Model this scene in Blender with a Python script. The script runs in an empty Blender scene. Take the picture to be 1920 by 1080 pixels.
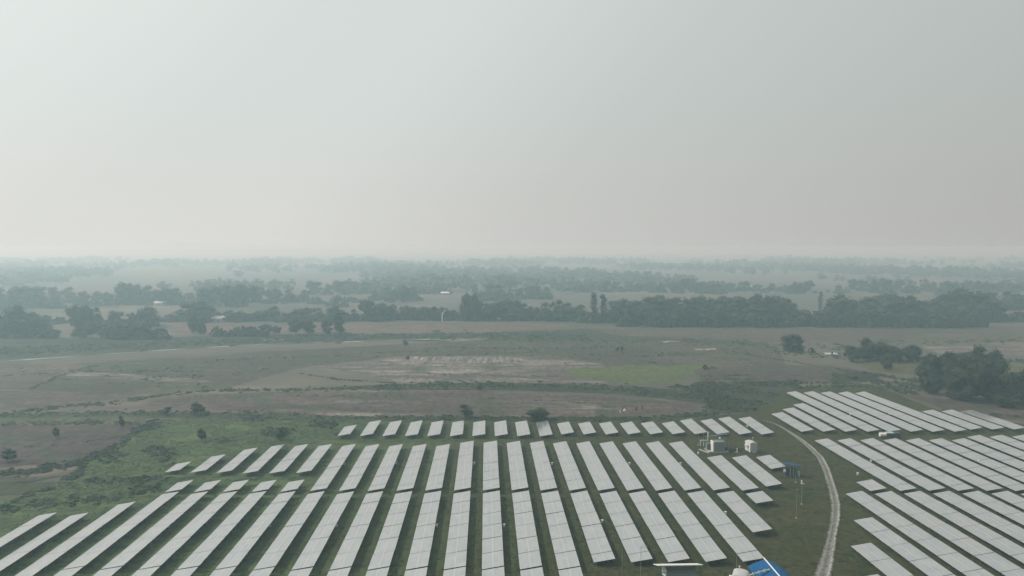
import bpy, bmesh, math, random
import numpy as np
from mathutils import Vector, Matrix
R = math.radians
rnd = random.Random(7)
nrng = np.random.default_rng(11)
S = bpy.context.scene
C = S.collection

# ------------------------------------------------------------------ camera
H = 60.0                    # drone height above the plain, metres
F = 1280.0                  # focal length in pixels of a 1920 px wide frame
HOR = 465.0                 # row of the true horizon in that frame
VPX = 911.0                 # column the panel rows run towards
TH = math.atan((540 - HOR) / F)
cam_d = bpy.data.cameras.new('camera')
cam_d.sensor_width = 36.0
cam_d.lens = 36.0 * F / 1920
cam_d.clip_start = 0.5
cam_d.clip_end = 30000
cam = bpy.data.objects.new('camera', cam_d)
C.objects.link(cam)
cam.location = (0, 0, H)
cam.rotation_euler = (math.pi / 2 - TH, 0, 0)
S.camera = cam
S.render.resolution_x, S.render.resolution_y = 1024, 576

# ------------------------------------------------------------------ light
SUN_AZ = -80.0              # degrees from the view direction, minus = left
SUN_EL = 44.0
sdir = Vector((math.sin(R(SUN_AZ)) * math.cos(R(SUN_EL)), math.cos(R(SUN_AZ)) * math.cos(R(SUN_EL)), math.sin(R(SUN_EL))))
sun_d = bpy.data.lights.new('sun', 'SUN')
sun_d.energy = 3.55
sun_d.angle = R(1.5)
sun_d.color = (1.0, 0.965, 0.90)
sun = bpy.data.objects.new('sun', sun_d)
C.objects.link(sun)
sun.location = (-200, 50, 200)
sun.rotation_euler = sdir.to_track_quat('Z', 'Y').to_euler()

w = bpy.data.worlds.new('World')
S.world = w
w.use_nodes = True
nt = w.node_tree
nt.nodes.clear()
def N(nt, t, **k):
    n = nt.nodes.new(t)
    for a, b in k.items():
        setattr(n, a, b)
    return n
L = lambda nt, a, b: nt.links.new(a, b)
def ramp(nt, fac, stops, interp='LINEAR'):
    r = N(nt, 'ShaderNodeValToRGB')
    r.color_ramp.interpolation = interp
    e = r.color_ramp.elements
    while len(e) < len(stops):
        e.new(0.5)
    for i, (p, c) in enumerate(stops):
        e[i].position = p
        e[i].color = (c, c, c, 1) if isinstance(c, (int, float)) else tuple(c) + (1,)
    L(nt, fac, r.inputs[0])
    return r.outputs[0]
def mth(nt, op, a, b=None, clamp=False):
    m = N(nt, 'ShaderNodeMath', operation=op, use_clamp=clamp)
    for i, x in enumerate((a, b)):
        if x is None:
            continue
        if isinstance(x, (int, float)):
            m.inputs[i].default_value = x
        else:
            L(nt, x, m.inputs[i])
    return m.outputs[0]
def mixc(nt, fac, a, b, mode='MIX'):
    m = N(nt, 'ShaderNodeMix', data_type='RGBA', blend_type=mode)
    for sock, x in ((m.inputs[0], fac), (m.inputs[6], a), (m.inputs[7], b)):
        if isinstance(x, (int, float)):
            sock.default_value = x
        elif isinstance(x, (tuple, list)):
            sock.default_value = tuple(x) + (1,) if len(x) == 3 else tuple(x)
        else:
            L(nt, x, sock)
    return m.outputs[2]
def vec(nt, op, a, b=None, scale=None):
    m = N(nt, 'ShaderNodeVectorMath', operation=op)
    for i, x in enumerate((a, b)):
        if x is None:
            continue
        if isinstance(x, (tuple, list, Vector)):
            m.inputs[i].default_value = tuple(x)
        else:
            L(nt, x, m.inputs[i])
    return m
sky = N(nt, 'ShaderNodeTexSky', sky_type='NISHITA', sun_disc=False, sun_elevation=R(SUN_EL),
        sun_rotation=R(SUN_AZ), altitude=60, air_density=1.0, dust_density=6.0, ozone_density=1.0)
hs = N(nt, 'ShaderNodeHueSaturation')
hs.inputs['Saturation'].default_value = 0.35
L(nt, sky.outputs[0], hs.inputs['Color'])
tc = N(nt, 'ShaderNodeTexCoord')
nrm = vec(nt, 'NORMALIZE', tc.outputs['Generated']).outputs[0]
dot = vec(nt, 'DOT_PRODUCT', nrm, sdir).outputs['Value']
fac = mth(nt, 'MULTIPLY_ADD', dot, 0.5)
fac.node.inputs[2].default_value = 0.5
p = lambda d: 0.5 + 0.5 * d
glow = ramp(nt, fac, [(p(-1.0), .42), (p(-.3), .485), (p(-.04), .562), (p(.15), .62), (p(.38), .735), (p(.53), .75), (p(.74), .865), (p(1), 1.15)], 'LINEAR')
sep = N(nt, 'ShaderNodeSeparateXYZ')
L(nt, nrm, sep.inputs[0])
el = ramp(nt, mth(nt, 'MULTIPLY', sep.outputs[2], 1.0, True),
          [(0, (1.035, 1.045, 1.01)), (.03, (1.01, 1.02, .985)), (.09, (.965, .985, .95)), (.19, (.925, .99, .955)), (.36, (.925, 1.0, .962)), (1, (.92, 1.0, .99))])
hz = mixc(nt, 1.0, glow, el, 'MULTIPLY')
bg1 = N(nt, 'ShaderNodeBackground'); bg1.inputs[1].default_value = 0.92
bg2 = N(nt, 'ShaderNodeBackground'); bg2.inputs[1].default_value = 0.008
L(nt, hz, bg1.inputs[0]); L(nt, hs.outputs[0], bg2.inputs[0])
ad = N(nt, 'ShaderNodeAddShader')
L(nt, bg1.outputs[0], ad.inputs[0]); L(nt, bg2.outputs[0], ad.inputs[1])
wo = N(nt, 'ShaderNodeOutputWorld')
L(nt, ad.outputs[0], wo.inputs[0])

S.view_settings.view_transform = 'Standard'
S.view_settings.look = 'None'
S.view_settings.exposure = 0.0
S.view_settings.gamma = 1.0
cy = S.cycles
cy.max_bounces = 5; cy.diffuse_bounces = 2; cy.glossy_bounces = 2
cy.transmission_bounces = 2; cy.volume_bounces = 0; cy.transparent_max_bounces = 6
cy.use_denoising = True
cy.use_adaptive_sampling = True
cy.adaptive_threshold = 0.01

# ------------------------------------------------------------------ projection helpers (photo pixel <-> place on the plain)
ct, st_ = math.cos(TH), math.sin(TH)
def P(px, py, z=0.0):
    a = (px - 960) / F
    b = (540 - py) / F
    d = Vector((a, ct + b * st_, -st_ + b * ct))
    t = (z - H) / d.z
    return Vector((d.x * t, d.y * t, z))
def PR(x, y, z=0.0):
    zc = y * ct + (H - z) * st_
    yc = (H - z) * ct - y * st_
    return 960 + F * x / zc, 540 + F * yc / zc
def inpoly(px, py, poly):
    c = False
    j = len(poly) - 1
    for i in range(len(poly)):
        xi, yi = poly[i]; xj, yj = poly[j]
        if (yi > py) != (yj > py) and px < (xj - xi) * (py - yi) / (yj - yi) + xi:
            c = not c
        j = i
    return c

# ------------------------------------------------------------------ object helpers
def tag(o, label=None, cat=None, group=None, kind=None):
    if label: o['label'] = label
    if cat: o['category'] = cat
    if group: o['group'] = group
    if kind: o['kind'] = kind
    return o
def empty(name, loc, rz=0.0):
    o = bpy.data.objects.new(name, None)
    o.empty_display_size = 0.5
    o.location = loc; o.rotation_euler = (0, 0, rz)
    C.objects.link(o)
    return o
def link(name, me, parent=None, mat=None):
    o = bpy.data.objects.new(name, me)
    C.objects.link(o)
    if mat is not None and not me.materials:
        me.materials.append(mat)
    if parent is not None:
        o.parent = parent
    return o
class MB:
    def __init__(s):
        s.v = []; s.f = []; s.m = []
    def box(s, x0, x1, y0, y1, z0, z1, mi=0):
        b = len(s.v)
        s.v += [(x, y, z) for z in (z0, z1) for x, y in ((x0, y0), (x1, y0), (x1, y1), (x0, y1))]
        s.f += [tuple(b + i for i in q) for q in ((0, 3, 2, 1), (4, 5, 6, 7), (0, 1, 5, 4), (1, 2, 6, 5), (2, 3, 7, 6), (3, 0, 4, 7))]
        s.m += [mi] * 6
        return s
    def bar(s, a, b, r0, r1=None, n=6, mi=0):
        a, b = Vector(a), Vector(b)
        r1 = r0 if r1 is None else r1
        q = (b - a).to_track_quat('Z', 'Y')
        k = len(s.v)
        for c, r in ((a, r0), (b, r1)):
            for i in range(n):
                t = 2 * math.pi * i / n
                s.v.append(tuple(c + q @ Vector((r * math.cos(t), r * math.sin(t), 0))))
        for i in range(n):
            j = (i + 1) % n
            s.f.append((k + i, k + j, k + n + j, k + n + i)); s.m.append(mi)
        s.f.append(tuple(k + i for i in range(n - 1, -1, -1))); s.f.append(tuple(k + n + i for i in range(n)))
        s.m += [mi, mi]
        return s
    def slab(s, quad, t, mi=0):         # thick plate from four top corners
        b = len(s.v)
        q = [Vector(c) for c in quad]
        nn = (q[1] - q[0]).cross(q[3] - q[0]).normalized()
        s.v += [tuple(c) for c in q] + [tuple(c - nn * t) for c in q]
        s.f += [(b, b + 1, b + 2, b + 3), (b + 7, b + 6, b + 5, b + 4)] + [(b + i, b + 4 + i, b + 4 + (i + 1) % 4, b + (i + 1) % 4) for i in range(4)]
        s.m += [mi] * 6
        return s
    def prism(s, prof, y0, y1, mi=0):   # closed outline in x,z pushed along y
        b = len(s.v); n = len(prof)
        s.v += [(x, y0, z) for x, z in prof] + [(x, y1, z) for x, z in prof]
        s.f += [tuple(b + i for i in range(n)), tuple(b + n + i for i in range(n - 1, -1, -1))]
        s.f += [(b + i, b + n + i, b + n + (i + 1) % n, b + (i + 1) % n) for i in range(n)]
        s.m += [mi] * (n + 2)
        return s
    def mesh(s, name):
        me = bpy.data.meshes.new(name)
        me.from_pydata(s.v, [], s.f)
        me.update()
        return me
    def build(s, name, mat, parent=None):
        me = s.mesh(name)
        bm = bmesh.new(); bm.from_mesh(me); bmesh.ops.recalc_face_normals(bm, faces=bm.faces); bm.to_mesh(me); bm.free()
        return link(name, me, parent, mat)
def quads_mesh(name, v, f):
    v = np.asarray(v, dtype=np.float32); f = np.asarray(f, dtype=np.int32)
    me = bpy.data.meshes.new(name)
    me.vertices.add(len(v)); me.vertices.foreach_set('co', v.ravel())
    k = f.shape[1]
    me.loops.add(f.size); me.loops.foreach_set('vertex_index', f.ravel())
    me.polygons.add(len(f)); me.polygons.foreach_set('loop_start', np.arange(0, f.size, k, dtype=np.int32))
    me.update(calc_edges=True)
    me.validate()
    return me

# ------------------------------------------------------------------ materials
def mat_new(name):
    m = bpy.data.materials.new(name)
    m.use_nodes = True
    b = m.node_tree.nodes['Principled BSDF']
    return m, m.node_tree, b
def setsp(b, rough=.8, spec=.3, metal=0.0):
    b.inputs['Roughness'].default_value = rough
    b.inputs['Specular IOR Level'].default_value = spec
    b.inputs['Metallic'].default_value = metal
def noise(nt, co, scale, detail=4, rough=.55, dist=0.0):
    n = N(nt, 'ShaderNodeTexNoise')
    n.inputs['Scale'].default_value = scale; n.inputs['Detail'].default_value = detail
    n.inputs['Roughness'].default_value = rough; n.inputs['Distortion'].default_value = dist
    L(nt, co, n.inputs['Vector'])
    return n.outputs['Fac']
def wpos(nt, sc=(1, 1, 1), rot=0.0):
    g = N(nt, 'ShaderNodeNewGeometry')
    m = N(nt, 'ShaderNodeMapping')
    m.inputs['Scale'].default_value = sc
    m.inputs['Rotation'].default_value = (0, 0, rot)
    L(nt, g.outputs['Position'], m.inputs[0])
    return m.outputs[0]
def plain(name, col, rough=.7, spec=.3, metal=0.0, var=.12, scale=3.0):
    m, nt, b = mat_new(name)
    t = N(nt, 'ShaderNodeTexCoord')
    n = noise(nt, t.outputs['Object'], scale, 5, .6)
    c = mixc(nt, n, tuple(x * (1 - var) for x in col), tuple(min(1, x * (1 + var)) for x in col))
    L(nt, c, b.inputs['Base Color'])
    setsp(b, rough, spec, metal)
    return m
def bump(nt, b, h, strength=.5, dist=.3):
    bp = N(nt, 'ShaderNodeBump')
    bp.inputs['Strength'].default_value = strength; bp.inputs['Distance'].default_value = dist
    L(nt, h, bp.inputs['Height']); L(nt, bp.outputs[0], b.inputs['Normal'])

def ground_base():
    m, nt, b = mat_new('plain_fields')
    co = wpos(nt, (1, .62, 1), .12)
    ww = noise(nt, co, .006, 3)
    cmb = N(nt, 'ShaderNodeVectorMath', operation='MULTIPLY_ADD')
    nn = N(nt, 'ShaderNodeTexNoise'); nn.inputs['Scale'].default_value = .012; nn.inputs['Detail'].default_value = 3
    L(nt, co, nn.inputs['Vector'])
    L(nt, nn.outputs['Color'], cmb.inputs[0]); cmb.inputs[1].default_value = (45, 45, 0); L(nt, co, cmb.inputs[2])
    v = N(nt, 'ShaderNodeTexVoronoi'); v.inputs['Scale'].default_value = .0085
    L(nt, cmb.outputs[0], v.inputs['Vector'])
    sp = N(nt, 'ShaderNodeSeparateColor'); L(nt, v.outputs['Color'], sp.inputs[0])
    cell = ramp(nt, sp.outputs[0], [(0, (0.099, 0.084, 0.069)), (.25, (0.076, 0.071, 0.058)), (.45, (0.132, 0.102, 0.083)), (.62, (0.056, 0.066, 0.045)), (.8, (0.112, 0.096, 0.078)), (1, (0.079, 0.078, 0.056))], 'CONSTANT')
    co2 = wpos(nt, (.25, 1, 1), .06)
    f1 = noise(nt, co2, .09, 6, .65)
    f2 = noise(nt, wpos(nt), .9, 5, .7)
    c = mixc(nt, ramp(nt, f1, [(.38, 0), (.64, .75)]), cell, (0.056, 0.058, 0.044))
    c = mixc(nt, ramp(nt, f2, [(.40, 0), (.7, .4)]), c, (0.119, 0.102, 0.086))
    c = mixc(nt, ramp(nt, noise(nt, co2, .035, 5, .6), [(.60, 0), (.70, .6)]), c, (0.198, 0.182, 0.158))
    L(nt, c, b.inputs['Base Color']); setsp(b, .95, .1)
    bump(nt, b, f2, .6, .4)
    return m
def soil(name, c1, c2, pale=None, pf=(.58, .7), rot=.05, furrow=0.25, stretch=.2, big=.05, green=None, gf=(.5, .7), vert=False, bunds=True):
    m, nt, b = mat_new(name)
    V = (lambda a: (1, a * 1.0, 1)) if vert else (lambda a: (a, 1, 1))
    co = wpos(nt, V(stretch), rot)
    n1 = noise(nt, co, big, 6, .6, .4)
    n2 = noise(nt, wpos(nt, (.5, 1, 1)), .5, 6, .8)
    n3 = noise(nt, wpos(nt, V(.07), rot), .33, 6, .75, .3)
    c1 = tuple(x * .50 for x in c1); c2 = tuple(x * .56 for x in c2)
    if bunds: c1 = (c1[0] * 1.05, c1[1] * .97, c1[2] * 1.03); c2 = (c2[0] * 1.05, c2[1] * .97, c2[2] * 1.03)
    c = mixc(nt, ramp(nt, n1, [(.38, 0), (.62, 1)]), c1, c2)
    if green:
        c = mixc(nt, ramp(nt, noise(nt, co, big * 2.3, 6, .65), [(gf[0], 0), (gf[1], .8)]), c, green)
    c = mixc(nt, ramp(nt, n3, [(.40, min(1, furrow * 2)), (.56, 0)]), c, tuple(x * .62 for x in c1))
    c = mixc(nt, ramp(nt, n2, [(.36, .5), (.52, 0), (.75, .0)]), c, tuple(x * .5 for x in c1))
    c = mixc(nt, ramp(nt, n2, [(.55, 0), (.72, .35)]), c, tuple(min(1, x * 1.5) for x in c2))
    if pale:
        c = mixc(nt, ramp(nt, noise(nt, wpos(nt, V(stretch * .6), rot), big * 1.6, 7, .75), [(pf[0], 0), (pf[1], .8)]), c, tuple(x * .72 for x in pale))
    if bunds:
        wv = N(nt, 'ShaderNodeVectorMath', operation='MULTIPLY_ADD')
        nz = N(nt, 'ShaderNodeTexNoise'); nz.inputs['Scale'].default_value = .035; nz.inputs['Detail'].default_value = 5
        L(nt, wpos(nt), nz.inputs['Vector'])
        L(nt, nz.outputs['Color'], wv.inputs[0]); wv.inputs[1].default_value = (26, 26, 0); L(nt, wpos(nt, (.55, 1.1, 1), rot + .1), wv.inputs[2])
        vo = N(nt, 'ShaderNodeTexVoronoi', feature='DISTANCE_TO_EDGE'); vo.inputs['Scale'].default_value = .036
        L(nt, wv.outputs[0], vo.inputs['Vector'])
        vc = N(nt, 'ShaderNodeTexVoronoi'); vc.inputs['Scale'].default_value = .036; L(nt, wv.outputs[0], vc.inputs['Vector'])
        c = mixc(nt, 1.0, c, ramp(nt, vc.outputs['Color'], [(0, (.80, .80, .82)), (1, (1.22, 1.20, 1.16))]), 'MULTIPLY')
        ed = ramp(nt, vo.outputs['Distance'], [(.022, .75), (.07, 0)])
        c = mixc(nt, ed, c, (.045, .055, .034))
    n4 = noise(nt, wpos(nt, (1, .34, 1)), .42, 4, .85)
    c = mixc(nt, 1.0, c, ramp(nt, n4, [(.34, .50), (.66, 1.42)]), 'MULTIPLY')
    L(nt, c, b.inputs['Base Color']); setsp(b, .95, .1)
    bump(nt, b, n2, .7, .35)
    return m
def meadow_mat():
    m, nt, b = mat_new('meadow_grass')
    g = N(nt, 'ShaderNodeNewGeometry')
    sx = N(nt, 'ShaderNodeSeparateXYZ'); L(nt, g.outputs['Position'], sx.inputs[0])
    co = wpos(nt, (.40, 1, 1), .06)
    n1 = noise(nt, co, .05, 6, .62, .5)
    n2 = noise(nt, co, .28, 6, .7, .6)
    n3 = noise(nt, wpos(nt, (.8, .62, 1)), .75, 6, .85)
    lush = ramp(nt, mth(nt, 'MULTIPLY_ADD', sx.outputs[0], -.012), [(.0, 0), (1, 1)])
    lush.node.inputs[0].links[0].from_node.inputs[2].default_value = .22
    base = mixc(nt, ramp(nt, n1, [(.4, 0), (.6, 1)]), (0.040, 0.042, 0.016), (0.024, 0.036, 0.015))
    dry = mixc(nt, ramp(nt, n2, [(.38, 0), (.68, 1)]), base, (0.062, 0.055, 0.023))
    green = mixc(nt, ramp(nt, n1, [(.40, 0), (.58, 1)]), (0.042, 0.068, 0.028), (0.098, 0.140, 0.054))
    green = mixc(nt, ramp(nt, n2, [(.46, 0), (.62, .85)]), green, (0.027, 0.037, 0.021))
    green = mixc(nt, ramp(nt, noise(nt, co, .12, 6, .7), [(.60, 0), (.68, .75)]), green, (0.128, 0.116, 0.080))
    c = mixc(nt, lush, dry, green)
    c = mixc(nt, ramp(nt, n3, [(.38, .85), (.50, 0)]), c, (0.011, 0.016, 0.010))
    c = mixc(nt, ramp(nt, n3, [(.53, 0), (.64, .7)]), c, (0.068, 0.084, 0.042))
    L(nt, c, b.inputs['Base Color']); setsp(b, .95, .08)
    hh = mth(nt, 'ADD', n3, n2)
    bump(nt, b, hh, .8, .45)
    return m
def foliage(name, dark, light, rndv=.35):
    m, nt, b = mat_new(name)
    oi = N(nt, 'ShaderNodeObjectInfo')
    n = noise(nt, wpos(nt), .35, 4, .6)
    n2 = noise(nt, wpos(nt), 2.4, 2, .6)
    c = mixc(nt, ramp(nt, n, [(.3, 0), (.7, 1)]), dark, light)
    c = mixc(nt, ramp(nt, n2, [(.35, .5), (.6, 0)]), c, tuple(x * .6 for x in dark))
    c2 = mixc(nt, 1.0, c, ramp(nt, oi.outputs['Random'], [(0, (1 - rndv, 1 - rndv, 1 - rndv)), (.5, (1, 1.0, .95)), (1, (1 + rndv, 1 + rndv * .7, 1))]), 'MULTIPLY')
    L(nt, c2, b.inputs['Base Color']); setsp(b, .75, .2)
    return m

M_BASE = ground_base()
M_MEADOW = meadow_mat()
M_LEAF = foliage('leaf_dark', (0.013, 0.024, 0.013), (0.029, 0.043, 0.019))
M_LEAF2 = foliage('leaf_near', (.007, .017, .010), (.036, .050, .023), .25)  # wide dark-to-light spread paints lit and shaded foliage into the colour
M_SCRUB = foliage('scrub_leaf', (.020, .034, .017), (.046, .062, .030))
M_SCRUBL = foliage('scrub_light', (.040, .068, .026), (.100, .140, .056))
M_SCRUBD = foliage('scrub_dark', (.012, .026, .013), (.030, .050, .021))
M_TUFT = foliage('tuft_leaf', (.012, .020, .010), (.032, .042, .018))
M_TUFTL = foliage('tuft_light', (.050, .070, .028), (.095, .115, .050))
M_HAZEDLEAF = foliage('leaf_far_hazed', (.040, .055, .032), (.075, .090, .050))  # lightened leaf colour, painting extra haze onto the far woods
M_BARK = plain('bark', (.09, .075, .06), .9, .1, 0, .3, 2)
M_PALESTREAK = plain('pale_streak_surface', (.62, .60, .54), .8, .2)
M_STEEL = plain('galvanised_steel', (.10, .105, .105), .6, .4, .3)
M_WHITE = plain('white_paint', (.62, .61, .58), .45, .4, 0, .06)
M_CONC = plain('concrete', (.27, .265, .245), .9, .2, 0, .2, 1.5)
M_GREYGREEN = plain('grey_green_cabinet', (.145, .175, .170), .5, .4, 0, .1)
M_BLUEGREY = plain('blue_grey_side', (.30, .36, .38), .55, .4, 0, .1)
M_ROOFGREY = plain('grey_roof_sheet', (.36, .36, .35), .6, .3, 0, .15)
M_DARK = plain('dark_machine', (.035, .042, .042), .5, .4, 0, .3)
M_BLUE = plain('blue_tarpaulin', (.006, .070, .175), .8, .12, 0, .3, 1.3)
M_POLE = plain('pale_green_pole', (.16, .20, .16), .6, .3)
M_GLASSDARK = plain('dark_opening', (.02, .025, .025), .3, .5)

def panel_mat():
    m, nt, b = mat_new('solar_glass')
    uv = N(nt, 'ShaderNodeUVMap')
    s = N(nt, 'ShaderNodeSeparateXYZ'); L(nt, uv.outputs[0], s.inputs[0])
    oi = N(nt, 'ShaderNodeObjectInfo')
    def line(x, step, off, wd):
        a = mth(nt, 'ADD', x, off + step / 2)
        a = mth(nt, 'PINGPONG', a, step / 2)      # 0 at the seams +-
        a = mth(nt, 'SUBTRACT', step / 2, a)
        return mth(nt, 'LESS_THAN', a, wd)
    u, v = s.outputs[0], s.outputs[1]
    quarter = line(v, 1.03, 0.0, .030)
    centre = mth(nt, 'LESS_THAN', mth(nt, 'ABSOLUTE', v), .062)
    cross = line(u, 1.64, 0.0, .022)
    # each module its own faint tint
    fl = N(nt, 'ShaderNodeVectorMath', operation='FLOOR')
    dv = vec(nt, 'DIVIDE', uv.outputs[0], (1.64, 1.03, 1))
    L(nt, dv.outputs[0], fl.inputs[0])
    cmb = N(nt, 'ShaderNodeVectorMath', operation='ADD')
    L(nt, fl.outputs[0], cmb.inputs[0])
    cx = N(nt, 'ShaderNodeCombineXYZ')
    L(nt, mth(nt, 'MULTIPLY', oi.outputs['Random'], 517.0), cx.inputs[2])
    L(nt, cx.outputs[0], cmb.inputs[1])
    wn = N(nt, 'ShaderNodeTexWhiteNoise'); L(nt, cmb.outputs[0], wn.inputs['Vector'])
    tint = ramp(nt, wn.outputs['Value'], [(0, (.128, .148, .162)), (.3, (.160, .172, .178)), (.6, (.178, .174, .172)), (.85, (.192, .186, .178)), (1, (.215, .215, .208))])
    dirt = noise(nt, wpos(nt), .5, 5, .7)
    c = mixc(nt, ramp(nt, dirt, [(.35, .22), (.6, 0)]), tint, (0.116, 0.113, 0.103))
    c = mixc(nt, mth(nt, 'MULTIPLY', cross, .2), c, (0.257, 0.257, 0.251))
    c = mixc(nt, mth(nt, 'MULTIPLY', quarter, .5), c, (0.296, 0.294, 0.283))
    c = mixc(nt, centre, c, (0.296, 0.290, 0.277))
    L(nt, c, b.inputs['Base Color'])
    setsp(b, .22, .9)
    b.inputs['IOR'].default_value = 3.0
    return m
M_PANEL = panel_mat()

# ------------------------------------------------------------------ ground and fields (setting)
def sheet(name, pts, z, mat, kind='structure', jit=1.0, world=False, step=14, label=None, cat=None):
    """flat polygon on the plain; outline points are photo pixels taken to the ground, edges made irregular"""
    out = []
    n = len(pts)
    for i in range(n):
        a, b = Vector(pts[i]), Vector(pts[(i + 1) % n])
        k = max(1, int((b - a).length / step))
        for j in range(k):
            q = a.lerp(b, j / k)
            if j or True:
                q = q + Vector((rnd.uniform(-3, 3) * jit, rnd.uniform(-.7, .7) * jit))
            w_ = P(q.x, q.y, 0) if not world else Vector((q.x, q.y, 0))
            out.append((w_.x, w_.y))
    bm = bmesh.new()
    vs = [bm.verts.new((x, y, z)) for x, y in out]
    f = bm.faces.new(vs)
    f.normal_update()
    if f.normal.z < 0:
        f.normal_flip()
    bmesh.ops.triangulate(bm, faces=[f])
    me = bpy.data.meshes.new(name); bm.to_mesh(me); bm.free()
    o = link(name, me, None, mat)
    tag(o, label, cat, None, kind)
    return o
g = MB(); g.v = [(-8900, -280, 0), (8900, -280, 0), (8900, 12200, 0), (-8900, 12200, 0)]; g.f = [(0, 1, 2, 3)]
tag(link('ground', g.mesh('ground'), None, M_BASE), kind='structure')

MEADOW = [(-500, 1240), (-300, 960), (0, 936), (60, 926), (112, 904), (120, 893), (152, 870), (228, 834), (262, 803), (284, 786), (480, 778),
          (640, 786), (1000, 788), (1290, 786), (1390, 776), (1440, 757), (1474, 730), (1520, 726), (1660, 728), (1700, 745), (1765, 772), (1925, 796), (2600, 850), (3000, 1240)]
sheet('meadow', MEADOW, .020, M_MEADOW)
TAN = soil('tan_field', (.24, .175, .14), (.19, .15, .12), (.30, .25, .2))
BROWN = soil('brown_field', (.120, .104, .092), (.105, .096, .082), (.2, .18, .16), (.64, .78), .04, .3)
BROWN2 = soil('brown_field_streaked', (.155, .134, .118), (.185, .158, .138), (.38, .345, .31), (.55, .70), .03, .35, .12, .07)
PALE = soil('pale_field', (.21, .19, .165), (.175, .155, .135), (.36, .34, .31), (.46, .66), .0, .4, .25, .06)
STRIPES = soil('striped_stubble', (.20, .18, .155), (.26, .24, .21), (.50, .48, .44), (.46, .64), .0, .5, .05, .30, vert=True, bunds=False)
OLIVE = soil('olive_rough', (.110, .112, .082), (.135, .120, .092), (.22, .20, .17), (.62, .74), .05, .25, .3, .06, (.075, .088, .055))
DKGREEN = soil('dark_scrubland', (.068, .082, .052), (.095, .102, .070), None, rot=.05, furrow=.4, bunds=False)
GREEN = soil('green_crop', (.175, .205, .078), (.130, .165, .062), None, rot=.03, furrow=.3, stretch=.2, green=(.12, .115, .065), gf=(.58, .72), bunds=False)
YGREEN = soil('yellow_green_crop', (.16, .165, .07), (.135, .14, .062), None, rot=.03, furrow=.15)
LFGREEN = soil('strip_green', (.12, .16, .075), (.15, .165, .085), None, rot=.03, furrow=.3)
GREYB = soil('grey_brown_field', (.120, .108, .095), (.145, .122, .105), (.22, .20, .18), (.66, .76), .03, .35, .1, .06)
k = .004
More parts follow.
